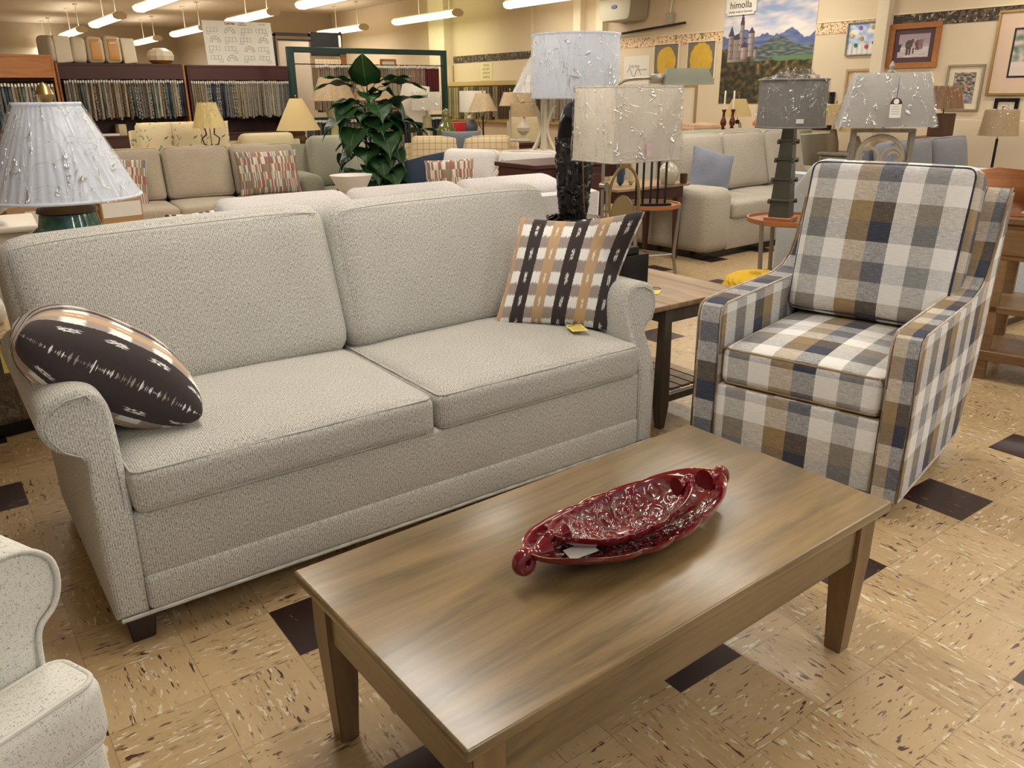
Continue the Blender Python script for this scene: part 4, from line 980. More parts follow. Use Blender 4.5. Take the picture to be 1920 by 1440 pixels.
for j in range(7):
    u = j/6; rr = .19*(1-u*.8); rings.append([b.verts.new((rr*cos(2*pi*k/N)*(1+.3*noise.noise(Vector((k*.5, u*3, 1)))), rr*sin(2*pi*k/N)*(1+.3*noise.noise(Vector((k*.5, u*3, 1)))), .845+.055*u+.035*noise.noise(Vector((k*.35, u*2, 7)))*(u > 0))) for k in range(N)])
for j in range(6):
    for k in range(N): b.faces.new((rings[j][k], rings[j][(k+1) % N], rings[j+1][(k+1) % N], rings[j+1][k]))
setuv(b, b.faces); mesh('plastic_bag', b, M['wrap'], t, ang=180)
b = new(); box(b, -.022, .022, -.2065, -.2055, .60, .625); o = mesh('price_label', b, M['paper'], t); o.rotation_euler = (0, 0, radians(-60))

t = thing('console_table', 'grey-topped console table behind the plaid armchair under the fretwork lamp', 'console table', (4.36, 2.68, 0), radians(36.5))
b = new(); box(b, -.30, .30, -.2, .2, .73, .76, .003, 1); mesh('tabletop', b, M['greywood'], t)
for sx in (-1, 1):
    for sy in (-1, 1): b = new(); box(b, sx*.26-.02, sx*.26+.02, sy*.16-.02, sy*.16+.02, 0, .73); mesh('leg', b, M['greywood'], t)
t = thing('fretwork_lamp', 'grey wood fretwork lamp with wrapped tapered shade behind the plaid armchair', 'table lamp', (4.36, 2.68, .76), radians(-50))
for nm, a in (('frame_side', (-.165, -.14, -.035, .035, 0, .385)), ('frame_side', (.14, .165, -.035, .035, 0, .385)), ('frame_top', (-.165, .165, -.035, .035, .385, .405)), ('frame_bottom', (-.165, .165, -.035, .035, -.0, .02))):
    b = new(); box(b, *a, .002, 1); mesh(nm, b, M['greywood'], t)
def arc(cx, cz, r, a0, a1, n=24, w=.009, x=0): 
    b = new(); tube(b, [(cx+r*cos(radians(a0+(a1-a0)*k/n)), 0, cz+r*sin(radians(a0+(a1-a0)*k/n))) for k in range(n+1)], w, 8); return b
mesh('fret_arch', arc(0, .235, .128, 0, 180, w=.012), M['whitewash'], t)
for s in (-1, 1):
    mesh('fret_scroll', arc(s*.062, .245, .055, 0, 360, w=.010), M['whitewash'], t); mesh('fret_scroll', arc(s*.072, .245, .03, -60 if s > 0 else 120, 150 if s > 0 else 300, w=.008), M['whitewash'], t)
    mesh('fret_scroll', arc(s*.075, .15, .05, 0, 180, w=.009), M['whitewash'], t)
mesh('fret_arch', arc(0, .12, .128, 180, 360, w=.012), M['whitewash'], t)
b = new(); tube(b, [(0, 0, .405), (0, 0, .72)], .006, 8); mesh('stem', b, M['nickel'], t)
o = rect_shade(t, .49, .26, .36, .20, .418, .695, M['grey_shade'], M['wrap'], radians(0))
b = new(); lathe(b, [(.022, .695), (.024, .702), (.012, .712), (.016, .73), (.004, .755), (0, .757)], 16); mesh('finial', b, M['greywood'], t)
t2 = thing('lamp_hang_tag', 'cream and maroon hang tag on a black cord on the tapered lamp shade', 'tag', (4.253, 2.571, 1.38), radians(-50))
Mtag = MT((0, -.012, 0), rx=radians(-8))
b = new(); box(b, -.028, .028, -.0015, .0015, -.155, -.085, .0, M=Mtag); mesh('card', b, M['paper'], t2)
b = new(); prism(b, [(-.030, -.085), (.030, -.085)] + [(.03*cos(radians(a)), -.085+.032*sin(radians(a))) for a in range(15, 180, 15)], -.002, .0015, M=Mtag); mesh('maroon_top', b, plain('maroon_card', (74, 22, 36), .6), t2)
b = new(); lathe(b, [(0, 0), (.014, 0), (.014, .001), (0, .001)], 20, M=Mtag @ MT((0, -.003, -.072), rx=radians(90))); mesh('emblem', b, M['paper'], t2)
for k in range(4):
    b = new(); box(b, -.02, .02, -.0022, -.0015, -.10-.012*k, -.0985-.012*k, M=Mtag); mesh('printed_line', b, M['greyink'], t2)
b = new(); tube(b, [Mtag @ Vector(p) for p in ((0, -.001, -.055), (.002, -.001, 0), (.006, .02, .06))], .0018, 6); mesh('cord', b, M['black'], t2)

# ------------------------------------------------------------------ rustic console with carved leaf, right edge
t = thing('rustic_console', 'rustic oak console with drawers and open shelf at the right edge behind the plaid chair', 'console table', (4.035, 1.72, 0), radians(13))
for nm, a in (('top', (-.02, .42, -1.0, .14, .77, .80)), ('drawer_case', (.0, .40, -.98, .12, .60, .77)), ('shelf', (.0, .40, -.98, .12, .34, .375)), ('bottom_shelf', (-.01, .41, -.99, .13, .10, .15))):
    b = new(); box(b, *a, .004, 1)
    for f in b.faces:
        for l in f.loops: u = l[b.loops.layers.uv.verify()]; 
    mesh(nm, b, wood('console_'+nm, (104, 76, 48), (156, 122, 82), .5, 0), t)
for k in range(2):
    y0 = .10-.54*(k+1); b = new(); box(b, -.012, .0, y0+.02, y0+.52, .625, .745, .003, 1); d = mesh('drawer', b, M['console'], t); b = new(); lathe(b, [(.012, 0), (.014, .01), (0, .016)], 12, M=MT((-.012, y0+.27, .685), ry=radians(-90))); mesh('knob', b, M['blackmetal'], d)
for (x, y) in ((.02, .08), (.02, -.45), (.02, -.94), (.36, .08), (.36, -.94)):
    b = new(); box(b, x-.02, x+.03, y-.025, y+.035, .15, .60, .002, 1); mesh('post', b, M['console'], t)
for (x, y) in ((.02, .08), (.02, -.94), (.36, .08), (.36, -.94)):
    b = new(); box(b, x-.02, x+.03, y-.025, y+.035, 0, .10); mesh('foot', b, M['console'], t)
t = thing('carved_leaf', 'carved orange-brown wooden leaf sculpture standing on the rustic console', 'sculpture', (4.06, 1.88, .80), radians(-62)); t.scale = (.9, .9, .66)
out = [(.02, 0), (.10, .0), (.16, .06), (.24, .05), (.33, .03), (.26, .10), (.36, .16), (.45, .22), (.34, .22), (.30, .24), (.37, .34), (.40, .42), (.28, .36), (.20, .33), (.16, .40), (.10, .32), (-.02, .33), (-.12, .30), (-.20, .33), (-.10, .24), (-.08, .18), (-.16, .10), (-.06, .08)]
b = new(); prism(b, out, -.02, .02, .008, 2)
bmesh.ops.triangulate(b, faces=b.faces[:]); bmesh.ops.subdivide_edges(b, edges=b.edges[:], cuts=2, use_grid_fill=True)
for v in b.verts: v.co.y += .05*sin(v.co.x*9+v.co.z*7) + .02*sin(v.co.z*25)
setuv(b, b.faces); mesh('leaf_blade', b, M['leafwood'], t, ang=50)
b = new(); box(b, -.06, .2, -.045, .045, -.0, .012, .003, 1); mesh('base', b, M['leafwood'], t)

# pouf
t = thing('knitted_pouf', 'mustard yellow chunky knitted pouf on the floor behind the plaid armchair', 'pouf', (3.93, 3.08, 0))
b = new(); N, R2 = 72, 34; rings = []
for j in range(R2+1):
    u = j/R2; a = -pi/2*.75+u*pi*.875; z = .17 + .17*sin(a) ; rr = .17+.08*cos(a) if u < .8 else .22*(1-((u-.8)/.2)**1.6)
    a = u
    prof_r = (.20+.05*sin(pi*min(1, u/.65)))*(1 if u < .65 else cos((u-.65)/.35*pi/2)**.55); prof_z = .01+.27*min(1, u/.65) + (.05*sin((u-.65)/.35*pi/2) if u > .65 else 0)
    rings.append([b.verts.new(((prof_r+.009*abs(sin(k*2*pi/N*9+j*.9)))*cos(2*pi*k/N), (prof_r+.009*abs(sin(k*2*pi/N*9+j*.9)))*sin(2*pi*k/N), prof_z+.008*sin(k*2*pi/N*18+j*1.7))) for k in range(N)])
for j in range(R2):
    for k in range(N): b.faces.new((rings[j][k], rings[j][(k+1) % N], rings[j+1][(k+1) % N], rings[j+1][k]))
b.faces.new(list(reversed(rings[0]))); b.faces.new(rings[-1]); setuv(b, b.faces); mesh('knit_cover', b, M['mustard'], t, ang=80)

# ------------------------------------------------------------------ generic sofas
def sofa(lab, loc, rz, W, D, m, n=3, seat=.46, arm=.62, back=.86, aw=.2, cush_t=.16, lean=12, name='sofa', round_=.05, crown=.03, bm_=None, legs=.1, puff=.012, group=None, armn=(1, 1)):
    """front at local y=0 facing -y, width along x from 0"""
    t = thing(name, lab, 'sofa' if W > 1.2 else 'armchair', loc, rz, group); bm_ = bm_ or m
    b = new(); box(b, aw*.9 if armn[0] else 0, W-(aw*.9 if armn[1] else 0), .03, D-.05, legs-.04, seat-.13, .015, 2); mesh('base', b, m, t)
    b = new(); box(b, .05, W-.05, .06, D-.08, 0, legs-.03); mesh('plinth', b, M['black'], t)
    for k, x0 in ((0, 0), (1, W-aw)):
        if armn[k]: b = new(); box(b, x0, x0+aw, 0, D-.02, legs-.05, arm, round_, 4); mesh('arm', b, m, t, ang=60)
    Mx = Matrix(((0, 1, 0, 0), (1, 0, 0, 0), (0, 0, 1, 0), (0, 0, 0, 1)))
    b = new(); prism(b, [(D-.20, legs), (D-.03, legs), (D, back-.06), (D-.07, back-.05)], .02, W-.02, .02, 2, M=Mx); mesh('back_frame', b, m, t, ang=50)
    xa, xb = (aw if armn[0] else 0), W-(aw if armn[1] else 0); cw = (xb-xa)/n
    for k in range(n):
        cx = xa+cw*(k+.5)
        b = new(); cushion(b, cw-.006, D-.28, .14, .035, .02, 8, M=MT((cx, (D-.28)/2-.005, seat-.065)), uvo=(k*.3, 0)); mesh('seat_cushion', b, m, t, ang=80)
        h = back-seat+.04; Mc = MT((cx, D-.25, seat+h/2-.01), rx=radians(90-lean))
        b = new(); cushion(b, cw-.006, h, cush_t, min(.055, cush_t/2.2), crown, 10, M=Mc, uvo=(k*.3, .2), wr=puff); c = mesh('back_cushion', b, bm_, t, ang=80)
        seam([Mc @ p for p in welt_path(cw-.006, h, cush_t, .05, 1, 5)], .004, bm_, c)
    return t
# pale sofa back to back with the main sofa (faces away)
sofa('pale grey sofa standing back to back behind the main sofa, cushion tops showing', (3.10, 4.55, 0), pi, 2.32, .95, M['white_sofa'], 3, .46, .64, .90, .19, .2, 14, crown=.02)
throw_pillow('small striped black and cream pillow on the pale sofa, just above the main sofa back', M['ikat'], .32, .30, .12, frame_m((.93, 4.00, .73), (1, .2, 0), (0, -.25, 1)), seed=4)
sofa('pale grey loveseat at right angles, with two back cushions, beyond the main sofa', (3.39, 6.66, 0), radians(-66), 1.47, .85, M['white_sofa'], 2, .45, .60, .86, .14, .18, 16, name='loveseat', crown=.02)
def bgpillow(lab, m, w_, h_, t_, o, ex, ey, seed=1, group=None): return throw_pillow(lab, m, w_, h_, t_, frame_m(o, ex, ey), seed=seed, group=group, pull=.05)
bgpillow('rust striped pillow leaning on the left of the pale loveseat', M['multi'], .44, .34, .14, (3.78, 6.35, .66), (.85, -.5, .03), (.12, .2, .95), 5)
bgpillow('rust striped pillow turned cornerwise in the middle of the pale loveseat', M['multi'], .34, .34, .12, (3.95, 5.72, .62), (.62, -.45, -.55), (.45, -.2, .85), 6)
# long beige sofa facing the camera
sofa('long beige-grey sofa facing forward beyond the pale sofa, left of the plant', (.43, 7.78, 0), radians(-5), 2.62, .98, M['beige_sofa'], 4, .44, .58, .89, .10, .2, 14, crown=.02, armn=(1, 0))
bgpillow('rust and cream striped pillow on the right end of the long beige sofa', M['multi'], .60, .42, .16, (2.76, 8.08, .66), (1, -.12, 0), (.0, .22, 1), 7)
bgpillow('rust and cream striped pillow at the left, partly under the big lamp shade', M['multi'], .52, .46, .16, (1.38, 8.12, .64), (1, -.15, -.1), (.1, .25, 1), 8)
sofa('sage grey rolled sofa end, seen behind the long beige sofa beside the plant', (3.12, 8.16, 0), radians(-8), 1.05, .85, M['sage'], 1, .42, .60, .92, .26, .24, 14, round_=.10, crown=.05)
sofa('cream sofa back showing above the long beige sofa, left of the cone lamp', (2.92, 9.38, 0), radians(-6), .94, .85, M['cream_fab'], 1, .42, .6, .92, .15, .22, 14, round_=.08, crown=.05)
sofa('grey suede chair with pillow arms just left of the plant', (3.95, 9.15, 0), radians(-10), .8, .8, M['greyrec'], 1, .45, .72, .95, .22, .22, 12, name='armchair', round_=.1, crown=.06)
t = thing('barrel_chair', 'navy blue curved-back chair to the right of the plant', 'armchair', (4.26, 7.57, 0), radians(-160)); t.scale = (.8, .8, 1)
b = new(); prof = []
for k in range(25):
    a = radians(-20+220*k/24); prof.append((a,))
rings = []
for (a,) in prof:
    hgt = .70+.13*sin(max(0, min(1, (a+.35)/3.84))*pi); rings.append([b.verts.new((r_*cos(a), r_*sin(a), z)) for r_, z in ((.42, .08), (.47, hgt-.03), (.455, hgt), (.40, hgt), (.385, hgt-.03), (.36, .08))])
for i in range(24):
    for k in range(6): b.faces.new((rings[i][k], rings[i][(k+1) % 6], rings[i+1][(k+1) % 6], rings[i+1][k]))
b.faces.new(rings[0]); b.faces.new(list(reversed(rings[-1]))); bmesh.ops.recalc_face_normals(b, faces=b.faces); setuv(b, b.faces); mesh('curved_back', b, M['navy'], t, ang=60)
b = new(); lathe(b, [(.36, .1), (.38, .4), (.34, .46), (0, .47)], 32); mesh('seat', b, M['navy'], t)
b = new(); lathe(b, [(.3, 0), (.3, .1)], 24); mesh('plinth', b, M['black'], t)
sofa('cream windowpane-check sofa behind the navy chair', (4.27, 8.27, 0), radians(-36), 1.40, .82, M['windowpane'], 2, .42, .62, .88, .12, .22, 12, crown=.05)
bgpillow('faded denim pillow on the right of the windowpane-check sofa', M['denim'], .46, .34, .14, (5.17, 8.30, .80), (.85, -.53, 0), (.05, .1, 1), 11)
# oatmeal sofa at right
sofa('oatmeal three-seat sofa on the right facing forward, blue pillow on it', (5.23, 4.62, 0), radians(3), 2.75, 1.0, M['oat_sofa'], 3, .46, .60, .96, .36, .24, 14, round_=.09, crown=.04)
bgpillow('steel blue pillow propped in the left corner of the oatmeal sofa', M['bluepil'], .40, .40, .17, (5.66, 4.99, .69), (.9, -.42, -.25), (.22, .25, .95), 12)
sofa('olive-grey sofa with its back against the oatmeal sofa, top edge showing', (8.9, 6.78, 0), pi, 2.6, .85, M['sage'], 3, .45, .62, .95, .2, .2, 12)
sofa('slate blue sofa behind the fretwork lamp at the right', (6.6, 3.32, 0), radians(3), 1.75, .9, M['slate'], 2, .46, .66, .92, .14, .2, 12, crown=.04)
sofa('pale blue sofa just behind the plaid armchair', (5.86, 2.10, 0), radians(90), 1.66, .93, M['bluegrey'], 2, .44, .70, .88, .16, .2, 12, crown=.04)

# ------------------------------------------------------------------ woven bowl table, plant
t = thing('oval_coffee_table', 'low brown wooden table beyond the pale sofa with the ribbed white bowl on it', 'coffee table', (3.36, 7.17, 0), radians(-10))
b = new(); lathe(b, [(0, .42), (.42, .42), (.43, .435), (.42, .45), (0, .45)], 40, cap=False); mesh('tabletop', b, M['endwood'], t)
for k in range(4): a = pi/4+k*pi/2; b = new(); tube(b, [(.3*cos(a), .3*sin(a), .42), (.34*cos(a), .34*sin(a), 0)], .022, 8); mesh('leg', b, M['endwood'], t)
t = thing('ribbed_bowl', 'white ribbed hourglass bowl on the low table left of the plant', 'bowl', (3.18, 7.10, .45))
b = new(); pr = [(.125, 0)]
for i in range(22):
    z = .005+.0105*i; r = .125-.02*sin(min(1, z/.08)*pi/2) + .09*max(0, (z-.07)/.17)**.9; pr += [(r, z), (r+.006, z+.005)]
lathe(b, pr+[(pr[-1][0]-.012, pr[-1][1]), (.06, .04)], 40, cap=False); mesh('body', b, plain('ribbed_white', (214, 210, 204), .4), t, ang=50)
flat_tag('yellow tag hanging on the left side of the ribbed white bowl', (3.02, 7.14, .50), radians(35), .06, .10, lines=2, rx=radians(80))
flat_tag('white tag on a cord at the right side of the ribbed white bowl', (3.42, 6.93, .452), radians(-40), .05, .14, lines=0, m='paper')
def plant():
    t = thing('potted_plant', 'tall artificial plant with large dark green heart-shaped leaves in the middle distance', 'plant', (3.73, 7.75, 0), 0); t.scale = (1.06,)*3
    b = new(); lathe(b, [(.12, 0), (.15, .02), (.18, .30), (.17, .32), (.15, .29), (0, .28)], 28, cap=False); mesh('pot', b, M['darkwood'], t)
    rnd = random.Random(5)
    for k in range(3):
        b = new(); x, y = (k-1)*.04, .03*(k % 2); tube(b, [(x, y, .28), (x*1.6, y-.02, .8), (x*1.2+.01, y, 1.2 if k != 1 else 1.36)], .012, 8, rf=lambda q: .014-.007*q); mesh('stem', b, M['leaf'], t)
    # (height, azimuth, reach, size, droop)
    right = -35
    spec = [(1.34, 235, .02, .30, -1.6), (1.36, 150, .10, .30, .1), (1.37, -30, .12, .30, .15), (1.28, -60, .06, .26, .5), (1.33, 160, .16, .34, .4), (1.34, -30, .18, .38, .45), (1.26, 250, .05, .24, .9),
            (1.18, 170, .10, .30, .5), (1.16, -35, .14, .42, .1), (1.10, 230, .16, .26, .8), (1.02, 180, .22, .32, .9), (1.0, 260, .16, .3, .8), (1.02, -50, .2, .32, .6), (1.0, -20, .24, .34, .7), (.9, 200, .14, .3, .9), (.88, 280, .16, .3, .9), (.90, -35, .30, .36, .2),
            (.85, 150, .1, .26, .7), (.78, 235, .18, .3, 1.0), (.76, -70, .16, .32, 1.0), (.72, 180, .14, .26, 1.), (.66, -40, .18, .3, 1.0), (.62, 250, .2, .3, 1.1), (.58, 200, .16, .28, 1.1), (.56, -60, .2, .34, 1.1), (.5, 280, .16, .3, 1.2), (.5, -20, .2, .3, 1.2), (.45, 230, .18, .28, 1.2)]
    for k in range(26): spec.append((.45+.75*rnd.random(), rnd.uniform(195, 300) if k % 2 else rnd.uniform(0, 360), .10+.12*rnd.random(), .26+.08*rnd.random(), 1.0+.5*rnd.random()))
    for h, az, reach, size, droop in spec:
        a = radians(az); d = Vector((cos(a), sin(a), 0)); base = Vector((0, 0, h)) + d*reach + Vector((0, 0, .03))
        b = new(); tube(b, [(0, 0, h-.10), tuple(d*reach*.6 + Vector((0, 0, h+.02))), tuple(base)], .004, 5); L = b.loops.layers.uv.verify()
        st = mesh('leaf_stalk', b, M['leaf'], t)
        b = new(); L = b.loops.layers.uv.verify(); n, m_ = 10, 4; side = Vector((-d.y, d.x, 0)); g = []
        for i in range(n+1):
            u = i/n; wd = size*.50*(sin(pi*min(1, u*1.0+.14))**.8)*(1-u**4*.9) + (0 if u < 1 else 0)
            if i == n: wd = .002
            ang = -droop*u*1.0 + .25; row = []
            c = base + d*(size*(u*cos(droop*.6*u))) + Vector((0, 0, size*u*sin(.3-droop*u*.9)))
            for j in range(-m_, m_+1):
                v = j/m_; back = size*.12*abs(v)*(1-min(1, u*4)) if u < .25 else 0
                row.append((b.verts.new(c + side*wd*v - d*back + Vector((0, 0, .22*wd*abs(v) + .012*sin(u*14+v*3)))), (v*wd, u*size)))
            g.append(row)
        for i in range(n):
            for j in range(2*m_):
                q = (g[i][j], g[i][j+1], g[i+1][j+1], g[i+1][j]); f = b.faces.new([x[0] for x in q])
                for l, x in zip(f.loops, q): l[L].uv = x[1]
        bmesh.ops.solidify(b, geom=b.faces[:], thickness=.0012)
        mesh('leaf_blade', b, M['leaf'], st, ang=80)
    return t
plant()
flat_tag('yellow paper tag caught among the plant leaves', (3.66, 7.55, 1.16), radians(-36), .09, .13, lines=3, rx=radians(80), string=False)

# ------------------------------------------------------------------ fabric racks
def sample(m, w_, h_, dp): 
    b = new(); box(b, -w_/2, w_/2, -dp/2, dp/2, -h_, 0, .0); return b
SAMP = {}
def hang_row(prefix, label, group, p0, p1, ztop, n, h_, mats, wj=.8, dp=.30, hook=True, seed=1, facing=0., cat='fabric sample'):
    rnd = random.Random(seed); p0, p1 = Vector(p0), Vector(p1); L_ = (p1-p0).length; ang = atan2((p1-p0).y, (p1-p0).x); wd = L_/n
    for i in range(n):
        m = mats(i/n, rnd); key = (m.name, round(wd, 3), h_)
        if key not in SAMP:
            b = new(); box(b, -wd*wj/2, wd*wj/2, -dp/2, dp/2, -h_, -.0); o = mesh('fabric_sample', b, m, None, smooth=False)
            if hook: b = new(); box(b, -wd*.3, wd*.3, -dp/2-.004, -dp/2+.03, .0, .035); hk = mesh('hanger_tab', b, M['paper'], o, smooth=False)
            SAMP[key] = o; c = o; tag(c, m.name[7:].replace('black_white', 'black and white') + ' coloured ' + label, cat, group)
        else:
            s = SAMP[key]; c = s.copy(); COL.objects.link(c)
            for ch in s.children: d = ch.copy(); COL.objects.link(d); d.parent = c
            tag(c, m.name[7:].replace('black_white', 'black and white') + ' coloured ' + label, cat, group)
        P = p0 + (p1-p0)*((i+.5)/n); c.location = (P.x, P.y, ztop + rnd.uniform(-.006, .006)); c.rotation_euler = (0, rnd.uniform(-.012, .03), ang); c.scale = (1, 1, rnd.uniform(.94, 1.04))
mixer = lambda *ls: (lambda u, r: r.choice(ls[min(len(ls)-1, int(u*len(ls)))]))
def bookcase(lab, x0, x1, y, top, m, side_m=None, rz=0, dz=.42, fascia=.2, lower=1.06, group='fabric sample bookcases'):
    t = thing('sample_bookcase', lab, 'bookcase', ((x0), y, 0), rz, group); W = x1-x0; sm = side_m or m
    for nm, a in (('side_panel', (0, .025, 0, dz, 0, top)), ('side_panel', (W-.025, W, 0, dz, 0, top)), ('top_panel', (.025, W-.025, 0, dz, top-.03, top)), ('fascia', (.025, W-.025, .0, .02, top-fascia, top-.03)), ('back_panel', (.025, W-.025, dz-.02, dz, 0, top-.03)), ('shelf', (.025, W-.025, 0, dz-.02, .84, .87)), ('lower_front', (.025, W-.025, .01, .03, .06, .84))):
        b = new(); box(b, *a, .003, 1); mesh(nm, b, sm if nm == 'side_panel' else m, t)
    b = new(); tube(b, [(.025, .1, top-fascia-.02), (W-.025, .1, top-fascia-.02)], .008, 6); mesh('hanging_rail', b, M['nickel'], t)
    return t
YB = 12.6
bookcase('middle dark mahogany bookcase hung with fabric samples', 1.73, 3.345, YB, 1.80, M['darkwood'], M['orangewood'])
bookcase('right dark mahogany bookcase hung with fabric samples, below the floor plan chart', 3.375, 4.905, YB, 1.79, M['darkwood'])
bookcase('left orange-oak fronted bookcase hung with fabric samples, cut off by the photo edge', .05, 1.60, 11.9, 1.86, M['orangewood'], None, radians(-4), fascia=.26)
hang_row('a', 'fabric sample hanging in the left orange-oak bookcase', 'samples in the left bookcase', (.30, 12.0), (1.56, 11.92), 1.50, 36, .52, mixer(SW_COOL[:2], SW_COOL[:2], SW_COOL, SW_COOL[2:5]+SW_WARM, SW_WARM+SW_COOL[1:3]), seed=1)
hang_row('b', 'fabric sample hanging in the middle dark bookcase', 'samples in the middle bookcase', (1.79, YB+.17), (3.31, YB+.17), 1.555, 48, .46, mixer(SW_COOL[2:], SW_COOL, SW_WARM+SW_COOL[4:], SW_COOL[1:], SW_COOL[1:5]+SW_WARM, SW_COOL), seed=2)
hang_row('c', 'fabric sample hanging in the right dark bookcase', 'samples in the right bookcase', (3.41, YB+.17), (4.86, YB+.17), 1.545, 46, .47, mixer(SW_RED[:1]+SW_WARM, SW_COOL[:2], SW_COOL[:3], SW_WARM, SW_WARM, SW_WARM[1:2]+SW_WARM[3:], SW_WARM[3:]+SW_COOL[2:3]), seed=3)
# loose papers on the middle bookcase shelf
for k, (x, w_, h_, mm) in enumerate(((2.25, .24, .03, 'paper'), (2.62, .22, .05, 'denim'), (2.9, .20, .08, 'navy'), (2.42, .10, .15, 'cream_fab'))):
    b = new(); box(b, -w_/2, w_/2, -.12, .12, 0, h_, .006, 2); o = mesh('folded_fabric', b, M[mm]); o.location = (x, YB+.16, .87)
    tag(o, ['flat white papers', 'folded faded denim cloth', 'folded dark navy cloth', 'small upright cream folded cloth'][k] + ' on the lower shelf of the middle bookcase', 'folded cloth')
# bundles on top of the bookcases
def bundle(lab, x, w_, h_, mm, d=.34, rz=0., tilt=0., extra=None, z=1.80, cat='wrapped cushion', r=.05):
    b = new(); cushion(b, w_, d, h_, r, .01, 10, M=MT((0, 0, h_/2), ry=tilt), wr=.02); o = mesh('wrapped_cushion', b, mm, None, ang=80); o.location = (x, YB+.20, z); o.rotation_euler = (0, 0, rz); tag(o, lab, cat, None)
    if extra:
        b = new(); cushion(b, w_*.62, .02, h_*.78, .009, .0, 6, M=MT((0, -d/2-.004, h_/2), ry=tilt)); mesh('cover_panel', b, extra, o, ang=80)
    return o
bag = plain('cloudy_white_plastic', (214, 202, 178), .3, var=.12); orng = plain('amber_foam_in_film', (206, 148, 70), .2, 0, .5, var=.15)
bundle('upright white carton at the left end of the bundles on the middle bookcase', 1.86, .19, .33, M['trimw'], r=.012, cat='carton')
bundle('cloudy plastic wrapped cushion second in the row on the middle bookcase', 2.05, .18, .32, bag, tilt=.05)
bundle('plastic wrapped cushion with an amber front, left of the two on the bookcase', 2.25, .21, .33, bag, extra=orng)
bundle('plastic wrapped cushion with an amber front, right of the two on the bookcase', 2.465, .21, .34, bag, extra=orng)
bundle('flat pale foam block at the right end of the bundles on the bookcase', 2.66, .17, .32, M['trimw'], tilt=-.04, r=.015, cat='foam block')
o = bundle('clear plastic bundle tucked behind the white carton on the bookcase', 1.70, .11, .33, bag, rz=.4, r=.06)
t = thing('round_pouf', 'round cream drum pouf alone on top of the middle bookcase', 'pouf', (3.10, YB+.21, 1.80))
b = new(); lathe(b, [(0, 0), (.11, 0), (.17, .05), (.185, .11), (.16, .17), (.08, .21), (0, .215)], 12, cap=False); mesh('body', b, bag, t, ang=25); b = new(); lathe(b, [(.112, -.0), (.172, .05), (.15, .03)], 12, cap=False); mesh('base_band', b, M['orangewood'], t)
# floor plan chart leaning on top of the right bookcase
t = thing('floor_plan_chart', 'white chart of sectional sofa plans standing on the right bookcase', 'chart', (4.25, YB+.18, 1.80)); t.rotation_euler = (radians(-5), radians(-0), radians(1))
b = new(); box(b, -.52, .50, -.004, .004, 0, .60); mesh('board', b, M['paper'], t)
rnd = random.Random(11)
for i in range(4):
    for j in range(4):
        x, z = -.38+.245*i+rnd.uniform(-.02, .02), .47-.125*j; b = new()
        if (i+j) % 3 == 1:
            for r_ in (.075, .04): tube(b, [(x+r_*cos(radians(a)), -.006, z-.03+r_*sin(radians(a))) for a in range(0, 181, 20)], .0022, 4)
            for a in (0, 45, 90, 135, 180): tube(b, [(x+.04*cos(radians(a)), -.006, z-.03+.04*sin(radians(a))), (x+.075*cos(radians(a)), -.006, z-.03+.075*sin(radians(a)))], .0022, 4)
        else:
            for k in range(3): tube(b, [(x-.08+.05*k, -.006, z-.02), (x-.03+.05*k, -.006, z-.02), (x-.03+.05*k, -.006, z+.035), (x-.08+.05*k, -.006, z+.035)], .0022, 4, True)
            s = 1 if rnd.random() < .5 else -1; tube(b, [(x+s*.045, -.006, z-.02), (x+s*.09, -.006, z-.02), (x+s*.09, -.006, z-.055), (x+s*.045, -.006, z-.055)], .0022, 4, True)
        mesh('plan_drawing', b, M['greyink'], t)
text('Cold Nab', .038, M['redink'], t, (-.12, -.006, .565), bold=.0012); text('Sectional', .022, M['redink'], t, (.06, -.006, .578)); text('Configurations', .022, M['redink'], t, (.06, -.006, .555)); text('Custom Built', .018, M['greyink'], t, (.36, -.006, .57)); 

# black frame rack behind, partly seen
t = thing('black_sample_rack', 'tall black metal swing rack with glossy panel behind the green sample frame', 'display rack', (5.03, 13.5, 0))
for nm, a, mm in (('post', (0, .035, 0, .04, 0, 2.30), 'black'), ('post', (1.14, 1.175, 0, .04, 0, 2.36), 'black'), ('top_rail', (0, 1.17, 0, .04, 2.27, 2.32), 'black'), ('inner_frame', (.05, .62, -.02, 0, 2.20, 2.225), 'black'), ('dark_panel', (.60, 1.12, -.05, -.02, 1.98, 2.34), 'black'), ('swing_arm', (1.09, 1.12, -.08, -.04, 2.12, 2.30), 'white')):
    b = new(); box(b, *a); mesh(nm, b, M[mm], t)
b = new(); box(b, .06, .58, -.012, -.004, 1.2, 2.195); mesh('glossy_panel', b, plain('glossy_panel', (196, 180, 160), .08), t)
b = new(); box(b, .64, 1.10, -.06, -.03, 1.74, 1.93); mesh('folded_plaid', b, M['windowpane'], t)
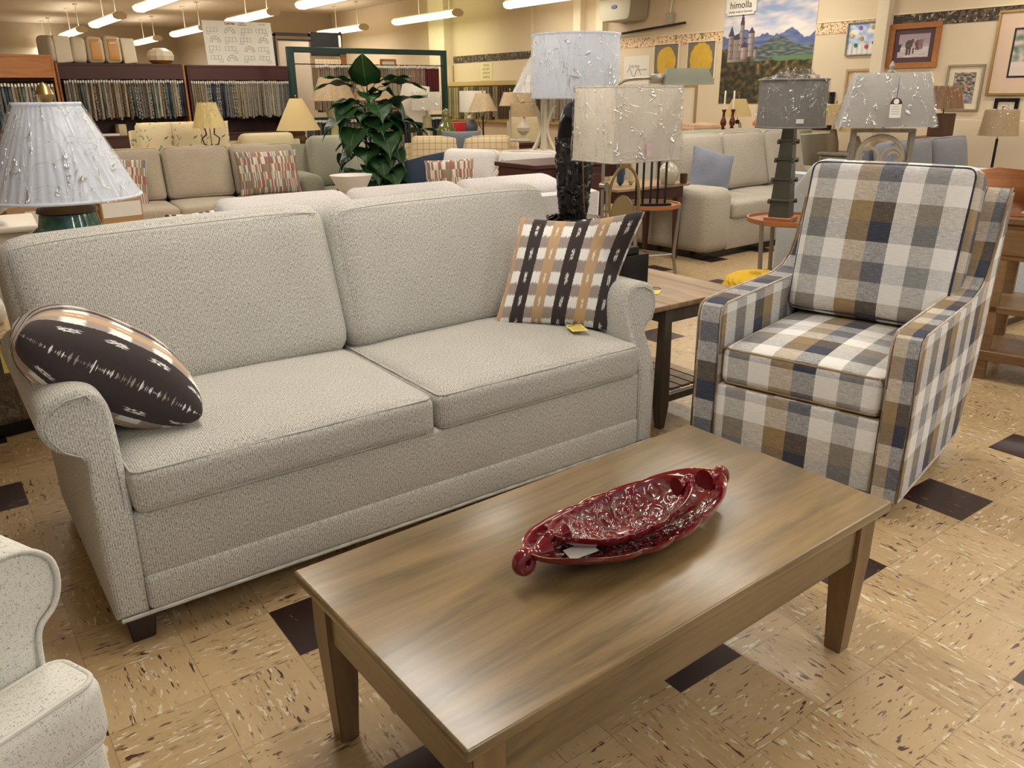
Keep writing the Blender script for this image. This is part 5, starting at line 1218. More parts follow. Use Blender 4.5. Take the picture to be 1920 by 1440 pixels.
# green frame
t = thing('green_sample_frame', 'dark green metal frame rack hung with rows of fabric samples behind the plant', 'display rack', (4.66, 12.0, 0))
for nm, a in (('post', (-.03, .06, -.04, .05, 0, 2.03)), ('post', (2.56, 2.63, -.04, .05, 0, 2.03)), ('top_rail', (.06, 2.56, -.04, .05, 1.955, 2.03)), ('lower_rail', (.06, 2.56, -.02, .03, 1.02, 1.06)), ('foot', (-.04, .07, -.3, .3, 0, .05)), ('foot', (2.55, 2.64, -.3, .3, 0, .05))):
    b = new(); box(b, *a, .004, 1); mesh(nm, b, M['greenframe'], t)
b = new(); box(b, .82, .90, .02, .05, 1.62, 1.955); mesh('wood_upright', b, M['orangewood'], t)
b = new(); tube(b, [(.06, 0, 1.80), (2.56, 0, 1.80)], .008, 6); mesh('hanging_rail', b, M['black'], t)
hang_row('d', 'fabric sample hanging in the upper row of the green frame rack', 'upper samples on the green frame', (5.03, 12.0), (7.10, 12.0), 1.755, 56, .60, mixer(SW_RED[3:]+SW_WARM, SW_WARM+SW_COOL[2:3], SW_RED[1:2]+SW_WARM, SW_WARM[2:]+SW_COOL[2:3], SW_WARM, SW_WARM[2:], SW_RED, SW_RED[2:3]), dp=.2, seed=4)
hang_row('e', 'fabric sample hanging in the lower row of the green frame rack', 'lower samples on the green frame', (4.85, 11.98), (7.15, 11.98), .99, 40, .62, mixer(SW_RED[:1]+SW_COOL, SW_COOL+SW_WARM, SW_COOL[:2], SW_WARM+SW_COOL[:1], SW_COOL[:1]), dp=.2, seed=5)
# picture frames leaning behind and on the jog wall
def leaning(lab, x, y, z, w_, h_, fm, im, rz=0, tw=.035):
    t = thing('picture_frame', lab, 'picture', (x, y, z), rz)
    for a in ((-w_/2, w_/2, -.015, .015, 0, tw), (-w_/2, w_/2, -.015, .015, h_-tw, h_), (-w_/2, -w_/2+tw, -.015, .015, tw, h_-tw), (w_/2-tw, w_/2, -.015, .015, tw, h_-tw)): b = new(); box(b, *a, .002, 1); mesh('frame_rail', b, fm, t)
    b = new(); box(b, -w_/2+tw, w_/2-tw, -.004, .006, tw, h_-tw); mesh('picture_panel', b, im, t); return t
leaning('small orange-wood framed picture seen above the right end of the green rack samples', 7.50, 14.35, 1.66, .33, .33, M['orangewood'], M['paper'])
t = thing('wall_shelf_rack', 'long dark patterned sample rack on the wall behind the green frame', 'display rack', (6.3, 14.2, 0))
b = new(); box(b, 0, 1.5, 0, .3, 0, 1.66); mesh('cabinet', b, M['orangewood'], t); b = new(); box(b, .05, 1.45, -.01, 0, 1.5, 1.62); mesh('patterned_front', b, M['darkborder'], t)
# wall rack on the right wall
t = thing('wall_sample_rail', 'cream rail of long hanging fabric lengths on the yellow lit wall', 'display rack', (9.25, 11.0, 0))
b = new(); box(b, -.06, .14, 0, 4.1, 1.52, 1.60, .004, 1); mesh('rail', b, M['cream_shade'], t); b = new(); box(b, -.06, .14, 0, 4.1, .86, .93, .004, 1); mesh('lower_rail', b, M['cream_shade'], t)
for y in (.02, 4.06): b = new(); box(b, 0, .05, y, y+.04, 0, 1.6); mesh('post', b, M['trimw'], t)
hang_row('f', 'long fabric length hanging from the rail on the yellow lit wall', 'fabric lengths on the wall rail', (9.15, 15.05), (9.15, 11.05), 1.50, 44, .58, mixer(SW_GREEN[:3], SW_GREEN, SW_GREEN[3:]+SW_WARM[:1], SW_GREEN[3:], SW_GREEN[3:]+SW_WARM, SW_WARM), dp=.06, hook=False, seed=6)

# ------------------------------------------------------------------ wall pictures (right wall, facing -x)
def wallpic(lab, yL, yR, z0, z1, fm, tw, fn, nx=60, ny=50, mat_w=0, mat_m=None, inner=0, cat='picture', glass=False, name='framed_picture', th=.03):
    w_, h_ = abs(yL-yR), z1-z0; t = thing(name, lab, cat, (XW-.001, (yL+yR)/2, (z0+z1)/2), radians(-90))
    if tw:
        for a in ((-w_/2, w_/2, -h_/2, -h_/2+tw), (-w_/2, w_/2, h_/2-tw, h_/2), (-w_/2, -w_/2+tw, -h_/2+tw, h_/2-tw), (w_/2-tw, w_/2, -h_/2+tw, h_/2-tw)):
            b = new(); box(b, a[0], a[1], -th, 0, a[2], a[3], .003, 1); mesh('frame_rail', b, fm, t)
    if mat_w:
        b = new(); box(b, -w_/2+tw, w_/2-tw, -.010, -.002, -h_/2+tw, h_/2-tw); mesh('mat_board', b, mat_m, t)
        if inner: 
            k = tw+mat_w-inner; b = new(); box(b, -w_/2+k, w_/2-k, -.012, -.009, -h_/2+k, h_/2-k); mesh('inner_mat', b, M['ink'] if inner > 0 else mat_m, t)
    k = tw+mat_w
    if fn is not None: painted('artwork', w_-2*k, h_-2*k, nx, ny, fn, t, Matrix.Translation((0, -.013 if mat_w else -.006, 0)))
    return t
def mixc(a, b_, k): k = max(0, min(1, k)); return tuple(a[i]*(1-k)+b_[i]*k for i in range(3))
def nz(u, v, s=1, o=0): return noise.noise(Vector((u*s, v*s, o)))
def cow(u, v):
    c = mixc((206, 190, 196), (168, 152, 168), v*1.2+nz(u, v, 6)*.4) if v > .45 else mixc((226, 214, 214), (176, 168, 176), .4+nz(u*.5, v*3, 8))
    def beast(cx, cy, sx, sy, col):
        nonlocal c
        body = ((u-cx)/sx)**2 + ((v-cy)/sy)**2 < 1; leg = any(abs(u-cx-dx*sx) < .013+sx*.06 for dx in (-.5, -.1, .3, .6)) and cy-sy*2.2 < v < cy
        head = ((u-cx-sx*.9)/(sx*.4))**2 + ((v-cy-sy*.75)/(sy*.45))**2 < 1
        if body or leg or head: c = mixc(col, (40, 32, 34), .35+nz(u, v, 22)*.8)
    beast(.34, .55, .12, .20, (116, 96, 92)); beast(.62, .60, .09, .13, (150, 112, 104)); beast(.72, .62, .08, .12, (186, 148, 138)); beast(.03, .48, .06, .10, (70, 66, 70))
    if abs(u-.5) < .03 and .15 < v < .42: c = (70, 66, 80)
    return c
wallpic('brown wood framed picture of shaggy cattle on snow, top right', 5.645, 5.055, 1.60, 2.075, M['orangewood'], .06, cow, mat_w=.055, mat_m=plain('plum_mat', (88, 66, 72), .7))
def bal(u, v):
    c = mixc((150, 178, 226), (214, 224, 240), .5+nz(u*1.5+v, v*2, 4))
    if ((u-.22)/.16)**2+((v-.72)/.1)**2 < 1 or ((u-.85)/.18)**2+((v-.75)/.09)**2 < 1: c = (238, 236, 232)
    if v < .36 and abs((u*5.4 % 1)-.5) < .38 and v < .36-abs((u*5.4 % 1)-.5)*.22: c = mixc((236, 234, 230), (200, 196, 190), abs((u*5.4 % 1)-.5))
    return c
t = wallpic('square framed picture of coloured buttons over a white picket fence', 6.20, 5.81, 1.76, 2.13, M['greywood'], .015, bal)
for x, z, c in ((-.03, .12, (120, 100, 190)), (.13, .12, (190, 160, 60)), (-.13, .04, (222, 200, 50)), (.0, -.0, (206, 140, 60)), (-.07, -.07, (40, 120, 70)), (.07, -.09, (200, 60, 50)), (.165, -.05, (30, 30, 60))):
    b = new(); lathe(b, [(0, 0), (.024, 0), (.022, .008), (0, .008)], 20, cap=False, M=MT((x, -.007, z), rx=radians(90))); mesh('button', b, plain('button_%d' % c[0], c, .4), t)
def cafe(u, v):
    c = mixc((70, 60, 58), (190, 180, 170), .5+nz(u*1, v*2.4, 7)*1.2); c = mixc(c, (96, 120, 84), .5*max(0, nz(u, v, 5, 3)*2)); 
    if v < .25: c = mixc((170, 164, 176), (110, 104, 120), .5+nz(u, v, 9))
    if ((u-.6)/.1)**2+((v-.56)/.05)**2 < 1: c = (206, 120, 100)
    return c
wallpic('silver framed street scene print low on the right wall', 4.915, 4.520, 1.14, 1.62, M['nickel'], .022, cafe, mat_w=.06, mat_m=M['trimw'])
def tree(u, v):
    c = mixc((224, 206, 196), (202, 186, 176), v); k = nz(u, v, 9)
    if v > .3: c = mixc(c, (200, 120, 96) if u > .45 else (96, 120, 110), .5+k)
    if v < .2: c = mixc(c, (214, 200, 190), .8)
    return c
t = wallpic('large gold-edged framed autumn tree print cut off at the right edge', 4.47, 3.55, 1.30, 2.13, M['gold'], .025, tree, mat_w=.17, mat_m=plain('rose_mat', (218, 190, 168), .25), inner=.02)
def lil(u, v): return mixc((214, 206, 200), (150, 90, 130), max(0, nz(u, v, 7)*2.4) if .2 < u < .8 and v > .2 else 0)
wallpic('small black-matted print of pink flowers under the large right picture', 4.36, 4.12, 1.05, 1.275, M['black'], .035, lil, 24, 24, mat_w=.03, mat_m=M['trimw'])
wallpic('tall pale wood framed panel partly hidden behind the wrapped tapered lamp shade', 6.15, 5.79, .95, 1.61, M['tan_shade'], .03, lambda u, v: (222, 196, 150), 4, 4)
wallpic('narrow black-framed panel hanging left of the pale wood panel', 6.55, 6.27, .9, 1.35, M['black'], .04, lambda u, v: (40, 52, 30), 4, 4)
for (yl, yr, z0, z1, petals, R1, lab) in ((9.40, 8.89, 1.53, 2.05, 0, .8, 'grey canvas with a round gold rose relief, left of the pair'), (8.74, 8.20, 1.54, 2.05, 14, .86, 'grey canvas with a gold petalled dahlia relief, right of the pair')):
    t = wallpic(lab, yl, yr, z0, z1, M['trimw'], .018, None, name='flower_canvas'); w_, h_ = abs(yl-yr)-.03, z1-z0-.03
    b = new(); box(b, -w_/2, w_/2, -.016, -.001, -h_/2, h_/2); mesh('canvas', b, M['greypic'], t)
    for k, rr in enumerate((.39, .30, .21, .12, .05)):
        pts = []
        for a in range(0, 360, 3): q = rr*w_*(1 + (.07*abs(cos(radians(a)*petals/2)) if petals else .03*cos(radians(a)*5+k))); pts.append((q*cos(radians(a))*1.0, q*1.12*sin(radians(a))))
        b = new(); prism(b, pts, -.018-.005*k, -.016-.005*(k-1)*(k > 0), M=None); mesh('petal_ring', b, M['goldpic'], t)
# landscape poster with hilltop castle
def poster(u, v):
    hor = .55
    sky = mixc((138, 158, 204), (220, 212, 214), .5+.9*nz(u*1.2+v*.8, v*4, 3)+.5*nz(u, v*3, 12))
    m1 = hor+.03+.075*nz(u, 0, 6, 4)+.03*abs(nz(u, 0, 19, 2)); 
    if v > m1: c = mixc(sky, (236, 228, 226), max(0, 1-(v-m1)*5)*.6)
    elif v > .47+.09*math.exp(-((u-.62)/.16)**2): c = mixc((72, 88, 146), (108, 124, 160), .5+nz(u*1.2, v*6, 6))
    elif v > .36: c = mixc((66, 78, 82), (128, 140, 130), .3+nz(u*1.3, v*6, 12)*1.2)
    else: c = (64, 74, 44)
    if .33 < v < .40 and u > .58: c = (98, 128, 92)
    lim = .36-.02*nz(u, 0, 8)+(.12 if u < .34 else 0)
    if v < lim-.0:
        k = nz(u*1.4, v*1.8, 14); c = mixc((38, 48, 26), (150, 112, 58), .35+k*1.1); c = mixc(c, (20, 26, 16), .5*max(0, nz(u, v, 30))*2)
        if u < .42 and v < .42: c = mixc(c, (36, 34, 36), .35)
    # invented castle : curtain block, turrets
    def tower(cx, w_, v0, v1, cone, col=(206, 190, 182)):
        nonlocal c
        if abs(u-cx) < w_ and v0 < v < v1: c = mixc(col, (120, 104, 108), (u-cx)/w_*.5+.5) if (int(v*90) % 5 or int(u*120) % 3) else (90, 80, 84); c = tuple(q*.86 for q in c)
        if v1 <= v < v1+cone and abs(u-cx) < w_*1.25*(1-(v-v1)/cone): c = (62, 62, 88)
    tower(.17, .10, .36, .55, .05); tower(.10, .03, .38, .58, .09); tower(.22, .022, .45, .67, .12); tower(.33, .032, .40, .60, .05, (226, 210, 196)); tower(.26, .04, .38, .48, .05, (232, 214, 198)); tower(.39, .018, .39, .46, .03)
    return c
t = wallpic('large poster of a castle on a wooded hill before blue mountains', 8.105, 6.65, 1.21, 2.70, None, 0, poster, 150, 190, name='castle_poster', cat='poster')
b = new(); box(b, -.7275, .7275, -.005, -.001, -.745, .745); mesh('backing', b, M['paper'], t)
t = thing('maker_sign', 'white rounded sign with blue oval emblem and black lettering on the castle poster', 'sign', (XW-.02, 7.82, 2.50), radians(-90)); t['label'] = 'white rounded sign with a blue oval emblem and lettering on the castle poster'
b = new(); box(b, -.25, .25, -.012, .010, -.165, .165); bmesh.ops.bevel(b, geom=[e for e in b.edges if abs(e.verts[0].co.y-e.verts[1].co.y) > .01], offset=.03, segments=4, affect='EDGES'); mesh('panel', b, M['white'], t)
b = new(); lathe(b, [(0, 0), (.05, 0), (.045, .008), (0, .009)], 28, cap=False, M=MT((-.01, -.012, .085), rx=radians(90)) @ Matrix.Diagonal((.8, 1.25, 1, 1))); mesh('oval_emblem', b, M['bluegloss'], t); b = new(); box(b, -.03, -.01, -.022, -.02, .03, .11); mesh('emblem_stroke', b, M['white'], t)
text('himolla', .125, M['ink'], t, (0, -.0135, -.045)); text('Quality made in Germany', .038, M['ink'], t, (0, -.0135, -.125))
# wall heater, pipes
t = thing('wall_heater', 'cream unit heater with louvred front hung high on the wall', 'heater', (XW-.30, 9.90, 2.68), radians(-90))
b = new(); prism(b, [(-.33, -.22), (-.26, -.29), (.28, -.29), (.33, -.24), (.36, .02), (-.36, .02)], -.10, .28, .01, 1); mesh('lower_case', b, M['heater'], t); b = new(); box(b, -.36, .36, -.04, .28, .02, .42, .01, 1); mesh('upper_case', b, M['black'], t)
for k in range(7): b = new(); box(b, -.34+.095*k, -.27+.095*k, -.10, -.04, .02, .36, .004, 1); mesh('louvre', b, M['chrome'], t)
b = new(); lathe(b, [(0, 0), (.05, 0), (.045, .006), (0, .006)], 24, cap=False, M=MT((0, -.102, -.1), rx=radians(90)) @ Matrix.Diagonal((1.3, .6, 1, 1))); mesh('blue_badge', b, M['bluegloss'], t)
b = new(); tube(b, [(XW-.08, 8.75, 2.30), (XW-.08, 10.25, 2.22), (XW-.08, 10.42, 2.18), (XW-.08, 10.44, 1.6)], .018, 8); tag(mesh('heater_pipe', b, M['darkpipe']), 'dark pipe running under the wall heater and down the wall', 'pipe')
b = new(); box(b, XW-.07, XW-.001, 9.02, 9.16, 2.28, 2.45, .004, 1); tag(mesh('switch_box', b, M['heater']), 'small cream junction box on the wall right of the heater', 'junction box')
b = new(); tube(b, [(XW-.03, 9.1, 2.45), (XW-.03, 9.0, CEIL)], .014, 8); tag(mesh('conduit', b, M['trimw']), 'thin cream conduit rising from the junction box', 'conduit')
# notices
t = thing('handwritten_notice', 'pale handwritten paper notice under the dark border on the yellow lit wall', 'notice', (XW-.002, 13.9, 1.78), radians(-90))
b = new(); box(b, -.2, .2, -.003, 0, -.16, .16); mesh('sheet', b, plain('aged_paper', (226, 214, 170), .8), t)
for k, s in enumerate(('PLEASE', 'DO NOT', 'REMOVE', 'SAMPLES')): text(s, .062, M['greyink'], t, (0, -.0035, .11-.072*k))
t = thing('care_notice', 'white printed notice with curling logo left of the gold rose canvas', 'notice', (XW-.002, 9.78, 1.70), radians(-90))
b = new(); box(b, -.28, .28, -.003, 0, -.22, .20); mesh('sheet', b, M['paper'], t)
text('Cold Nab', .06, M['greyink'], t, (-.05, -.0035, .05)); text('Custom Built', .04, M['greyink'], t, (.12, -.0035, .0)); text('By your order', .035, M['redink'], t, (-.05, -.0035, -.15))
b = new(); tube(b, [(-.2+.3*k/20, -.004, -.04+.06*sin(k*.5)) for k in range(21)], .004, 5); mesh('logo_swash', b, M['greyink'], t)
b = new(); box(b, XW-.02, XW-.001, 15.08, 15.36, 1.50, 1.92); tag(mesh('cardboard_sheet', b, M['cardboard']), 'brown cardboard strip fixed at the pilaster corner', 'cardboard')
b = new(); box(b, XJ-.03, XJ-.001, 22.6, 24.0, 2.03, 2.14); tag(mesh('wood_plaque', b, M['orangewood']), 'small orange wooden plaque on the far left wall above the round pouf', 'plaque')
b = new(); box(b, 6.4, 7.0, 20.0, 20.1, 1.9, 1.98)
bpy.data.meshes  # no-op
b.free()

# ------------------------------------------------------------------ background lamps
def cone_lamp(lab, x, y, zb, zs0, zs1, r0, r1, sm, body, bm_, wrapped=False, pleat=0, group=None, sup=None, rz=0, sq=None):
    t = thing('table_lamp', lab, 'table lamp', (x, y, zb), rz, group)
    if body:
        b = new(); lathe(b, [(r, z) for r, z in body], 28, cap=True); mesh('lamp_base', b, bm_, t)
    hh = zs1-zb; b = new(); tube(b, [(0, 0, (body[-1][1] if body else 0)-.005), (0, 0, hh+.02)], .005, 6); mesh('stem', b, M['gold'], t)
    if sq: rect_shade(t, sq[0], sq[1], sq[2], sq[3], zs0-zb, hh, sm, M['wrap_far'] if wrapped else None)
    else: drum(t, r0, r1, zs0-zb, hh, sm, 32, pleat=pleat, wrapm=M['wrap_far'] if wrapped else None)
    b = new(); lathe(b, [(0, 0), (.008, .006), (.010, .018), (0, .03)], 10, (0, 0, hh+.015), cap=False); mesh('finial', b, M['gold'], t)
    return t
def stand(lab, x, y, z, w_, d_, rz=0, m='darkwood', name='side_table', cat='side table'):
    t = thing(name, lab, cat, (x, y, 0), rz); b = new(); box(b, -w_/2, w_/2, -d_/2, d_/2, z-.03, z, .004, 1); mesh('tabletop', b, M[m], t)
    for sx in (-1, 1):
        for sy in (-1, 1): b = new(); box(b, sx*(w_/2-.04)-.02, sx*(w_/2-.04)+.02, sy*(d_/2-.04)-.02, sy*(d_/2-.04)+.02, 0, z-.03, .002, 1, taper=(.7, .7)); mesh('leg', b, M[m], t)
    b = new(); box(b, -w_/2+.03, w_/2-.03, -d_/2+.03, d_/2-.03, z-.10, z-.03); mesh('apron', b, M[m], t); return t
# yellow pleated lamp on black iron base + floral cushions
stand('dark table behind the cream sofa holding the yellow pleated lamp', 2.28, 9.35+.0, .86, .5, .4, radians(-8)) if False else None
stand('dark square table holding the small yellow pleated lamp', 2.52, 8.99, .80, .34, .26, radians(-5))
t = cone_lamp('small yellow pleated lamp on a twisted black iron base, left of the cone lamp', 2.515, 8.98, .80, 1.065, 1.31, .16, .09, plain('yellow_pleated_silk', (222, 200, 128), .35, var=.1), [(.08, 0), (.085, .012), (.02, .03), (.012, .1)], M['blackmetal'], True, 26)
for s in (-1, 1):
    b = new(); tube(b, [(0, 0, .08), (s*.07, 0, .10), (s*.09, 0, .16), (s*.04, 0, .20), (s*.05, 0, .27), (s*.015, 0, .33), (0, 0, .40)], .007, 6); mesh('iron_scroll', b, M['blackmetal'], t)
for k, (x, lab) in enumerate(((2.08, 'left'), (2.38, 'middle'), (2.68, 'right'))):
    bgpillow('floral linen cushion, %s of three, above the long beige sofa back' % lab, M['floralfab'], .34, .38, .12, (x, 9.42, .93), (1, -.1, 0), (0, .12, 1), 20+k)
sofa('floral linen chair with cushions behind the long beige sofa', (1.86, 9.22, 0), radians(-4), 1.0, .8, M['floralfab'], 1, .74, .76, 1.08, .06, .14, 8, name='armchair')
stand('side table holding the plain cream cone lamp', 4.09, 10.5, .82, .4, .4, radians(-20))
cone_lamp('plain cream cone-shaded lamp on a mottled stone base', 4.09, 10.5, .82, .95, 1.335, .28, .08, M['cream_shade'], [(.09, 0), (.10, .03), (.075, .06), (.085, .10), (.06, .13)], M['stone'])
# celadon pair and others on a long low cabinet behind plaid sofa
t = thing('long_cabinet', 'long dark low cabinet along which the background lamps stand', 'cabinet', (4.62, 10.78, 0), radians(-8))
b = new(); box(b, -.12, 1.0, 0, .42, .06, .78, .006, 1); mesh('case', b, M['darkwood'], t); b = new(); box(b, -.1, .97, .03, .40, 0, .06); mesh('plinth', b, M['black'], t); b = new(); box(b, -.14, 1.02, -.02, .44, .78, .80, .003, 1); mesh('top', b, M['darkwood'], t)
CB = [(.055, 0), (.075, .02), (.06, .12), (.085, .26), (.115, .36), (.118, .385), (.09, .41), (.03, .415)]
cone_lamp('celadon hourglass lamp with pleated peach wrapped shade, left of the pair by the plant', 4.81, 10.95, .80, 1.30, 1.60, .30, .165, M['tan_shade'], CB, M['celadon'], True, 30)
cone_lamp('pleated peach wrapped lamp half hidden behind the plant, right of the pair', 5.37, 10.88, .80, 1.30, 1.59, .29, .16, M['tan_shade'], CB, M['celadon'], True, 30)
t = cone_lamp('lamp with plain white shade knocked askew, right of the plant', 5.42, 10.2, .0, 1.05, 1.51, .26, .20, M['oat_shade'], [(.12, 0), (.12, .02), (.02, .04), (.015, .9)], M['nickel'], False, 0, sq=(.42, .3, .34, .24))
for ch in t.children:
    if ch.name.startswith('lamp_shade'): ch.rotation_euler = (0, radians(9), radians(-35))
stand('narrow white pedestal table behind the windowpane-check sofa', 5.72, 9.74, .80, .5, .32, radians(-62), 'whitewash')
cone_lamp('rectangular cream wrapped shade lamp with a clear glass body', 5.64, 9.86, .80, 1.17, 1.40, .2, .2, M['oat_shade'], [(.075, 0), (.07, .02), (.055, .30), (.03, .31)], plain('smoky_glass', (150, 140, 104), .08, 0, .5), True, 0, sq=(.38, .22, .36, .21), rz=radians(-35))
t = thing('gourd_vase', 'glossy olive green gourd-shaped lamp base without a shade', 'vase', (5.78, 9.61, .80))
b = new(); lathe(b, [(.10, 0), (.125, .03), (.13, .10), (.10, .18), (.06, .25), (.052, .30), (.055, .34), (.03, .385), (0, .39)], 36, cap=False); mesh('body', b, M['olive'], t)
# cluster right of green frame
stand('long low table holding the cluster of lamps before the yellow lit wall', 6.13, 8.90, .80, .42, 1.25, 0, 'darkwood')
cone_lamp('whitish drum shade lamp behind the brown empire-shade lamp', 6.50, 10.05, .0, 1.13, 1.41, .19, .185, M['oat_shade'], [(.12, 0), (.12, .02), (.015, .04), (.012, 1.1)], M['nickel'])
t = cone_lamp('tan wrapped empire shade lamp on a black twig base', 6.125, 9.25, .80, 1.16, 1.37, .185, .085, M['tan_shade'], [(.08, 0), (.08, .012), (.012, .02), (.010, .3)], M['blackmetal'], True)
for s, z in ((-1, .12), (1, .18), (-1, .25), (1, .30)): b = new(); tube(b, [(0, 0, z), (s*.05, 0, z+.05), (s*.07, 0, z+.11)], .004, 5); mesh('twig', b, M['blackmetal'], t)
t = thing('slate_egg_vase', 'slate grey egg-shaped vase with a knotted cream top', 'vase', (6.06, 9.43, .80)); b = new(); lathe(b, [(.035, 0), (.04, .01), (.075, .08), (.085, .15), (.075, .21), (.045, .25)], 28); mesh('body', b, M['greyegg'], t); b = new(); lathe(b, [(.045, .25), (.06, .27), (.04, .30), (0, .32)], 16, cap=False); mesh('cream_top', b, M['cream_fab'], t)
t = thing('red_stool', 'small bright red painted stool between the green gourd and the grey egg vase', 'stool', (6.64, 10.55, 0), radians(-35)); b = new(); box(b, -.2, .2, -.15, .15, .74, .98, .01, 2); mesh('seat_box', b, M['redbox'], t)
for sx in (-1, 1):
    for sy in (-1, 1): b = new(); box(b, sx*.17-.015, sx*.17+.015, sy*.12-.015, sy*.12+.015, 0, .74); mesh('leg', b, M['redbox'], t)
t = cone_lamp('small tan wrapped empire lamp on a slim white and black stem, right cluster', 6.20, 8.75, .80, 1.225, 1.385, .135, .075, M['tan_shade'], [(.09, 0), (.09, .012), (.03, .03), (.015, .1), (.013, .38)], M['whitewash'], True)
cone_lamp('tan wrapped drum lamp partly behind the big white drum shade', 6.62, 9.0, .0, 1.26, 1.39, .14, .12, M['tan_shade'], [(.12, 0), (.12, .02), (.015, .04), (.012, 1.2)], M['nickel'], True)
cone_lamp('squat tan wrapped drum lamp on a turned wooden urn base', 6.17, 8.43, .80, 1.10, 1.255, .155, .15, M['tan_shade'], [(.09, 0), (.10, .02), (.03, .05), (.025, .08), (.075, .13), (.08, .17), (.04, .23), (.02, .28)], M['whitewash'], True)
sofa('cream upholstered dining chair before the yellow lit wall, left one', (6.75, 9.6, 0), radians(-35), .55, .55, M['cream_fab'], 1, .5, .52, 1.05, .04, .1, 8, name='dining_chair')
sofa('cream upholstered dining chair beside the slatted lamp', (6.75, 8.2, 0), radians(-35), .55, .55, M['cream_fab'], 1, .5, .52, 1.02, .04, .1, 8, name='dining_chair')
t = thing('slatted_table', 'light-topped dark console table under the slatted cream lamp', 'console table', (5.04, 6.7, 0), radians(0)); b = new(); box(b, -.22, .5, -.85, .68, .765, .80, .004, 1); mesh('tabletop', b, M['endwood'], t); b = new(); box(b, -.18, .46, -.81, .64, .62, .765); mesh('apron', b, M['darkwood'], t)
for x in (-.16, .40):
    for y in (-.79, .58): b = new(); box(b, x, x+.05, y, y+.05, 0, .62); mesh('leg', b, M['darkwood'], t)
t = thing('slatted_lamp', 'cream wooden lamp of curved slats with a wrapped cone shade, left of the white drum', 'table lamp', (4.93, 6.46, .80), radians(-38))
b = new(); box(b, -.14, .14, -.09, .09, 0, .05, .006, 2, taper=(1.15, 1.15)); mesh('plinth', b, M['whitewash'], t)
for s in (-1, 0, 1):
    for yy in ((-.03, .03) if s == 0 else (0,)):
        b = new(); P = [(s*(.075-.05*sin(pi*k/10) if s else 0) + s*.05*((k/10-.5)**2*2), yy, .05+.42*k/10) for k in range(11)]; tube(b, P, .022, 4); mesh('slat', b, M['whitewash'], t, ang=30)
b = new(); box(b, -.03, .03, -.03, .03, .05, .56); mesh('post', b, M['whitewash'], t)
drum(t, .30, .11, .575, .92, M['grey_shade'], wrapm=M['wrap_far'])
# right back: candlesticks, pumpkin, lamp, throw on the ledge
stand('long cream console table behind the olive-grey sofa carrying candlesticks and pumpkin', 8.38, 7.06, .92, 1.75, .32, 0, 'trimw', 'console_table', 'console table')
for k, (x, y) in enumerate(((8.20, 7.0), (8.37, 7.0))):
    t = thing('candlestick', 'dark turned candlestick with tall ivory candle, %s of the pair' % ('left', 'right')[k], 'candlestick', (x, y, .92), 0, 'pair of candlesticks')
    b = new(); lathe(b, [(.035, 0), (.038, .01), (.015, .03), (.035, .06), (.038, .09), (.018, .15), (.014, .2), (.03, .235), (.02, .24)], 20); mesh('holder', b, M['darkglass'], t); b = new(); lathe(b, [(.011, .235), (.011, .45), (.004, .46)], 12); mesh('candle', b, M['candle'], t)
t = cone_lamp('cream panelled lamp on a dark spider base below the castle poster', 8.53, 7.05, .92, 1.07, 1.28, .175, .085, M['cream_shade'], [(.02, .06), (.03, .09), (.02, .11)], M['black'])
for k in range(3): a = 2*pi*k/3; b = new(); tube(b, [(0, 0, .10), (.06*cos(a), .06*sin(a), .07), (.09*cos(a), .09*sin(a), 0)], .006, 6); mesh('spider_leg', b, M['black'], t)
t = thing('glass_pumpkin', 'glossy orange ceramic pumpkin on the cream console', 'ornament', (8.93, 7.0, .92)); b = new(); lathe(b, [(.0, .0), (.05, .0), (.09, .03), (.095, .06), (.07, .095), (0, .10)], 48, cap=False, rib=.07, ribn=9); mesh('body', b, M['pumpkin'], t, ang=80); b = new(); tube(b, [(0, 0, .09), (.005, 0, .115), (.015, 0, .13)], .007, 6); mesh('stem', b, M['pumpkin'], t)
b = new(); cushion(b, .50, .26, .08, .03, .01, 8, wr=.03); o = mesh('folded_throw', b, M['throw'], None, ang=80); o.location = (7.82, 7.03, .962); o.rotation_euler = (0, 0, 0); tag(o, 'folded plaid throw lying left of the candlesticks', 'throw')
leaning('tall gold-brown leaning empty frame behind the plaid throw', 8.0, 7.6, 0, .5, 1.46, M['gold'], M['trimw'], radians(-40))
# small wrapped shades right of tower lamp
stand('grey table right of the oatmeal sofa carrying two wrapped lamps', 8.64, 5.58, .70, .42, .42, 0, 'greywood')
cone_lamp('low wrapped cream shade lamp between the tower lamp and the fretwork lamp, left one', 8.60, 5.72, .70, 1.0, 1.22, .19, .13, M['cream_shade'], [(.08, 0), (.07, .1), (.03, .25)], M['stone'], True)
cone_lamp('low wrapped cream shade lamp behind the fretwork lamp frame, right one', 8.68, 5.48, .70, .93, 1.11, .19, .14, M['cream_shade'], [(.08, 0), (.07, .1), (.03, .18)], M['stone'], True)
stand('grey table behind the slate sofa holding the brown pleated lamp', 8.45, 4.42, .92, .36, .36, 0, 'console')
t = cone_lamp('small brown pleated wrapped lamp on a tapering wooden block base', 7.30, 3.86, .98, 1.215, 1.405, .19, .115, M['brown_shade'], None, None, True, 30) if False else None
t = thing('table_lamp', 'brown pleated wrapped lamp on a tapering wooden block base at the right', 'table lamp', (8.45, 4.42, .92))
b = new(); box(b, -.09, .09, -.09, .09, 0, .22, .004, 1); mesh('lamp_base', b, M['brownleg'], t, True); b = new(); tube(b, [(0, 0, .22), (0, 0, .42)], .006, 6); mesh('stem', b, M['black'], t)
drum(t, .178, .118, .265, .48, M['brown_shade'], 32, pleat=28, wrapm=M['wrap_far'])
stand('low table by the right wall holding the tan drum stick lamp', 8.75, 3.99, .50, .40, .36, 0, 'console')
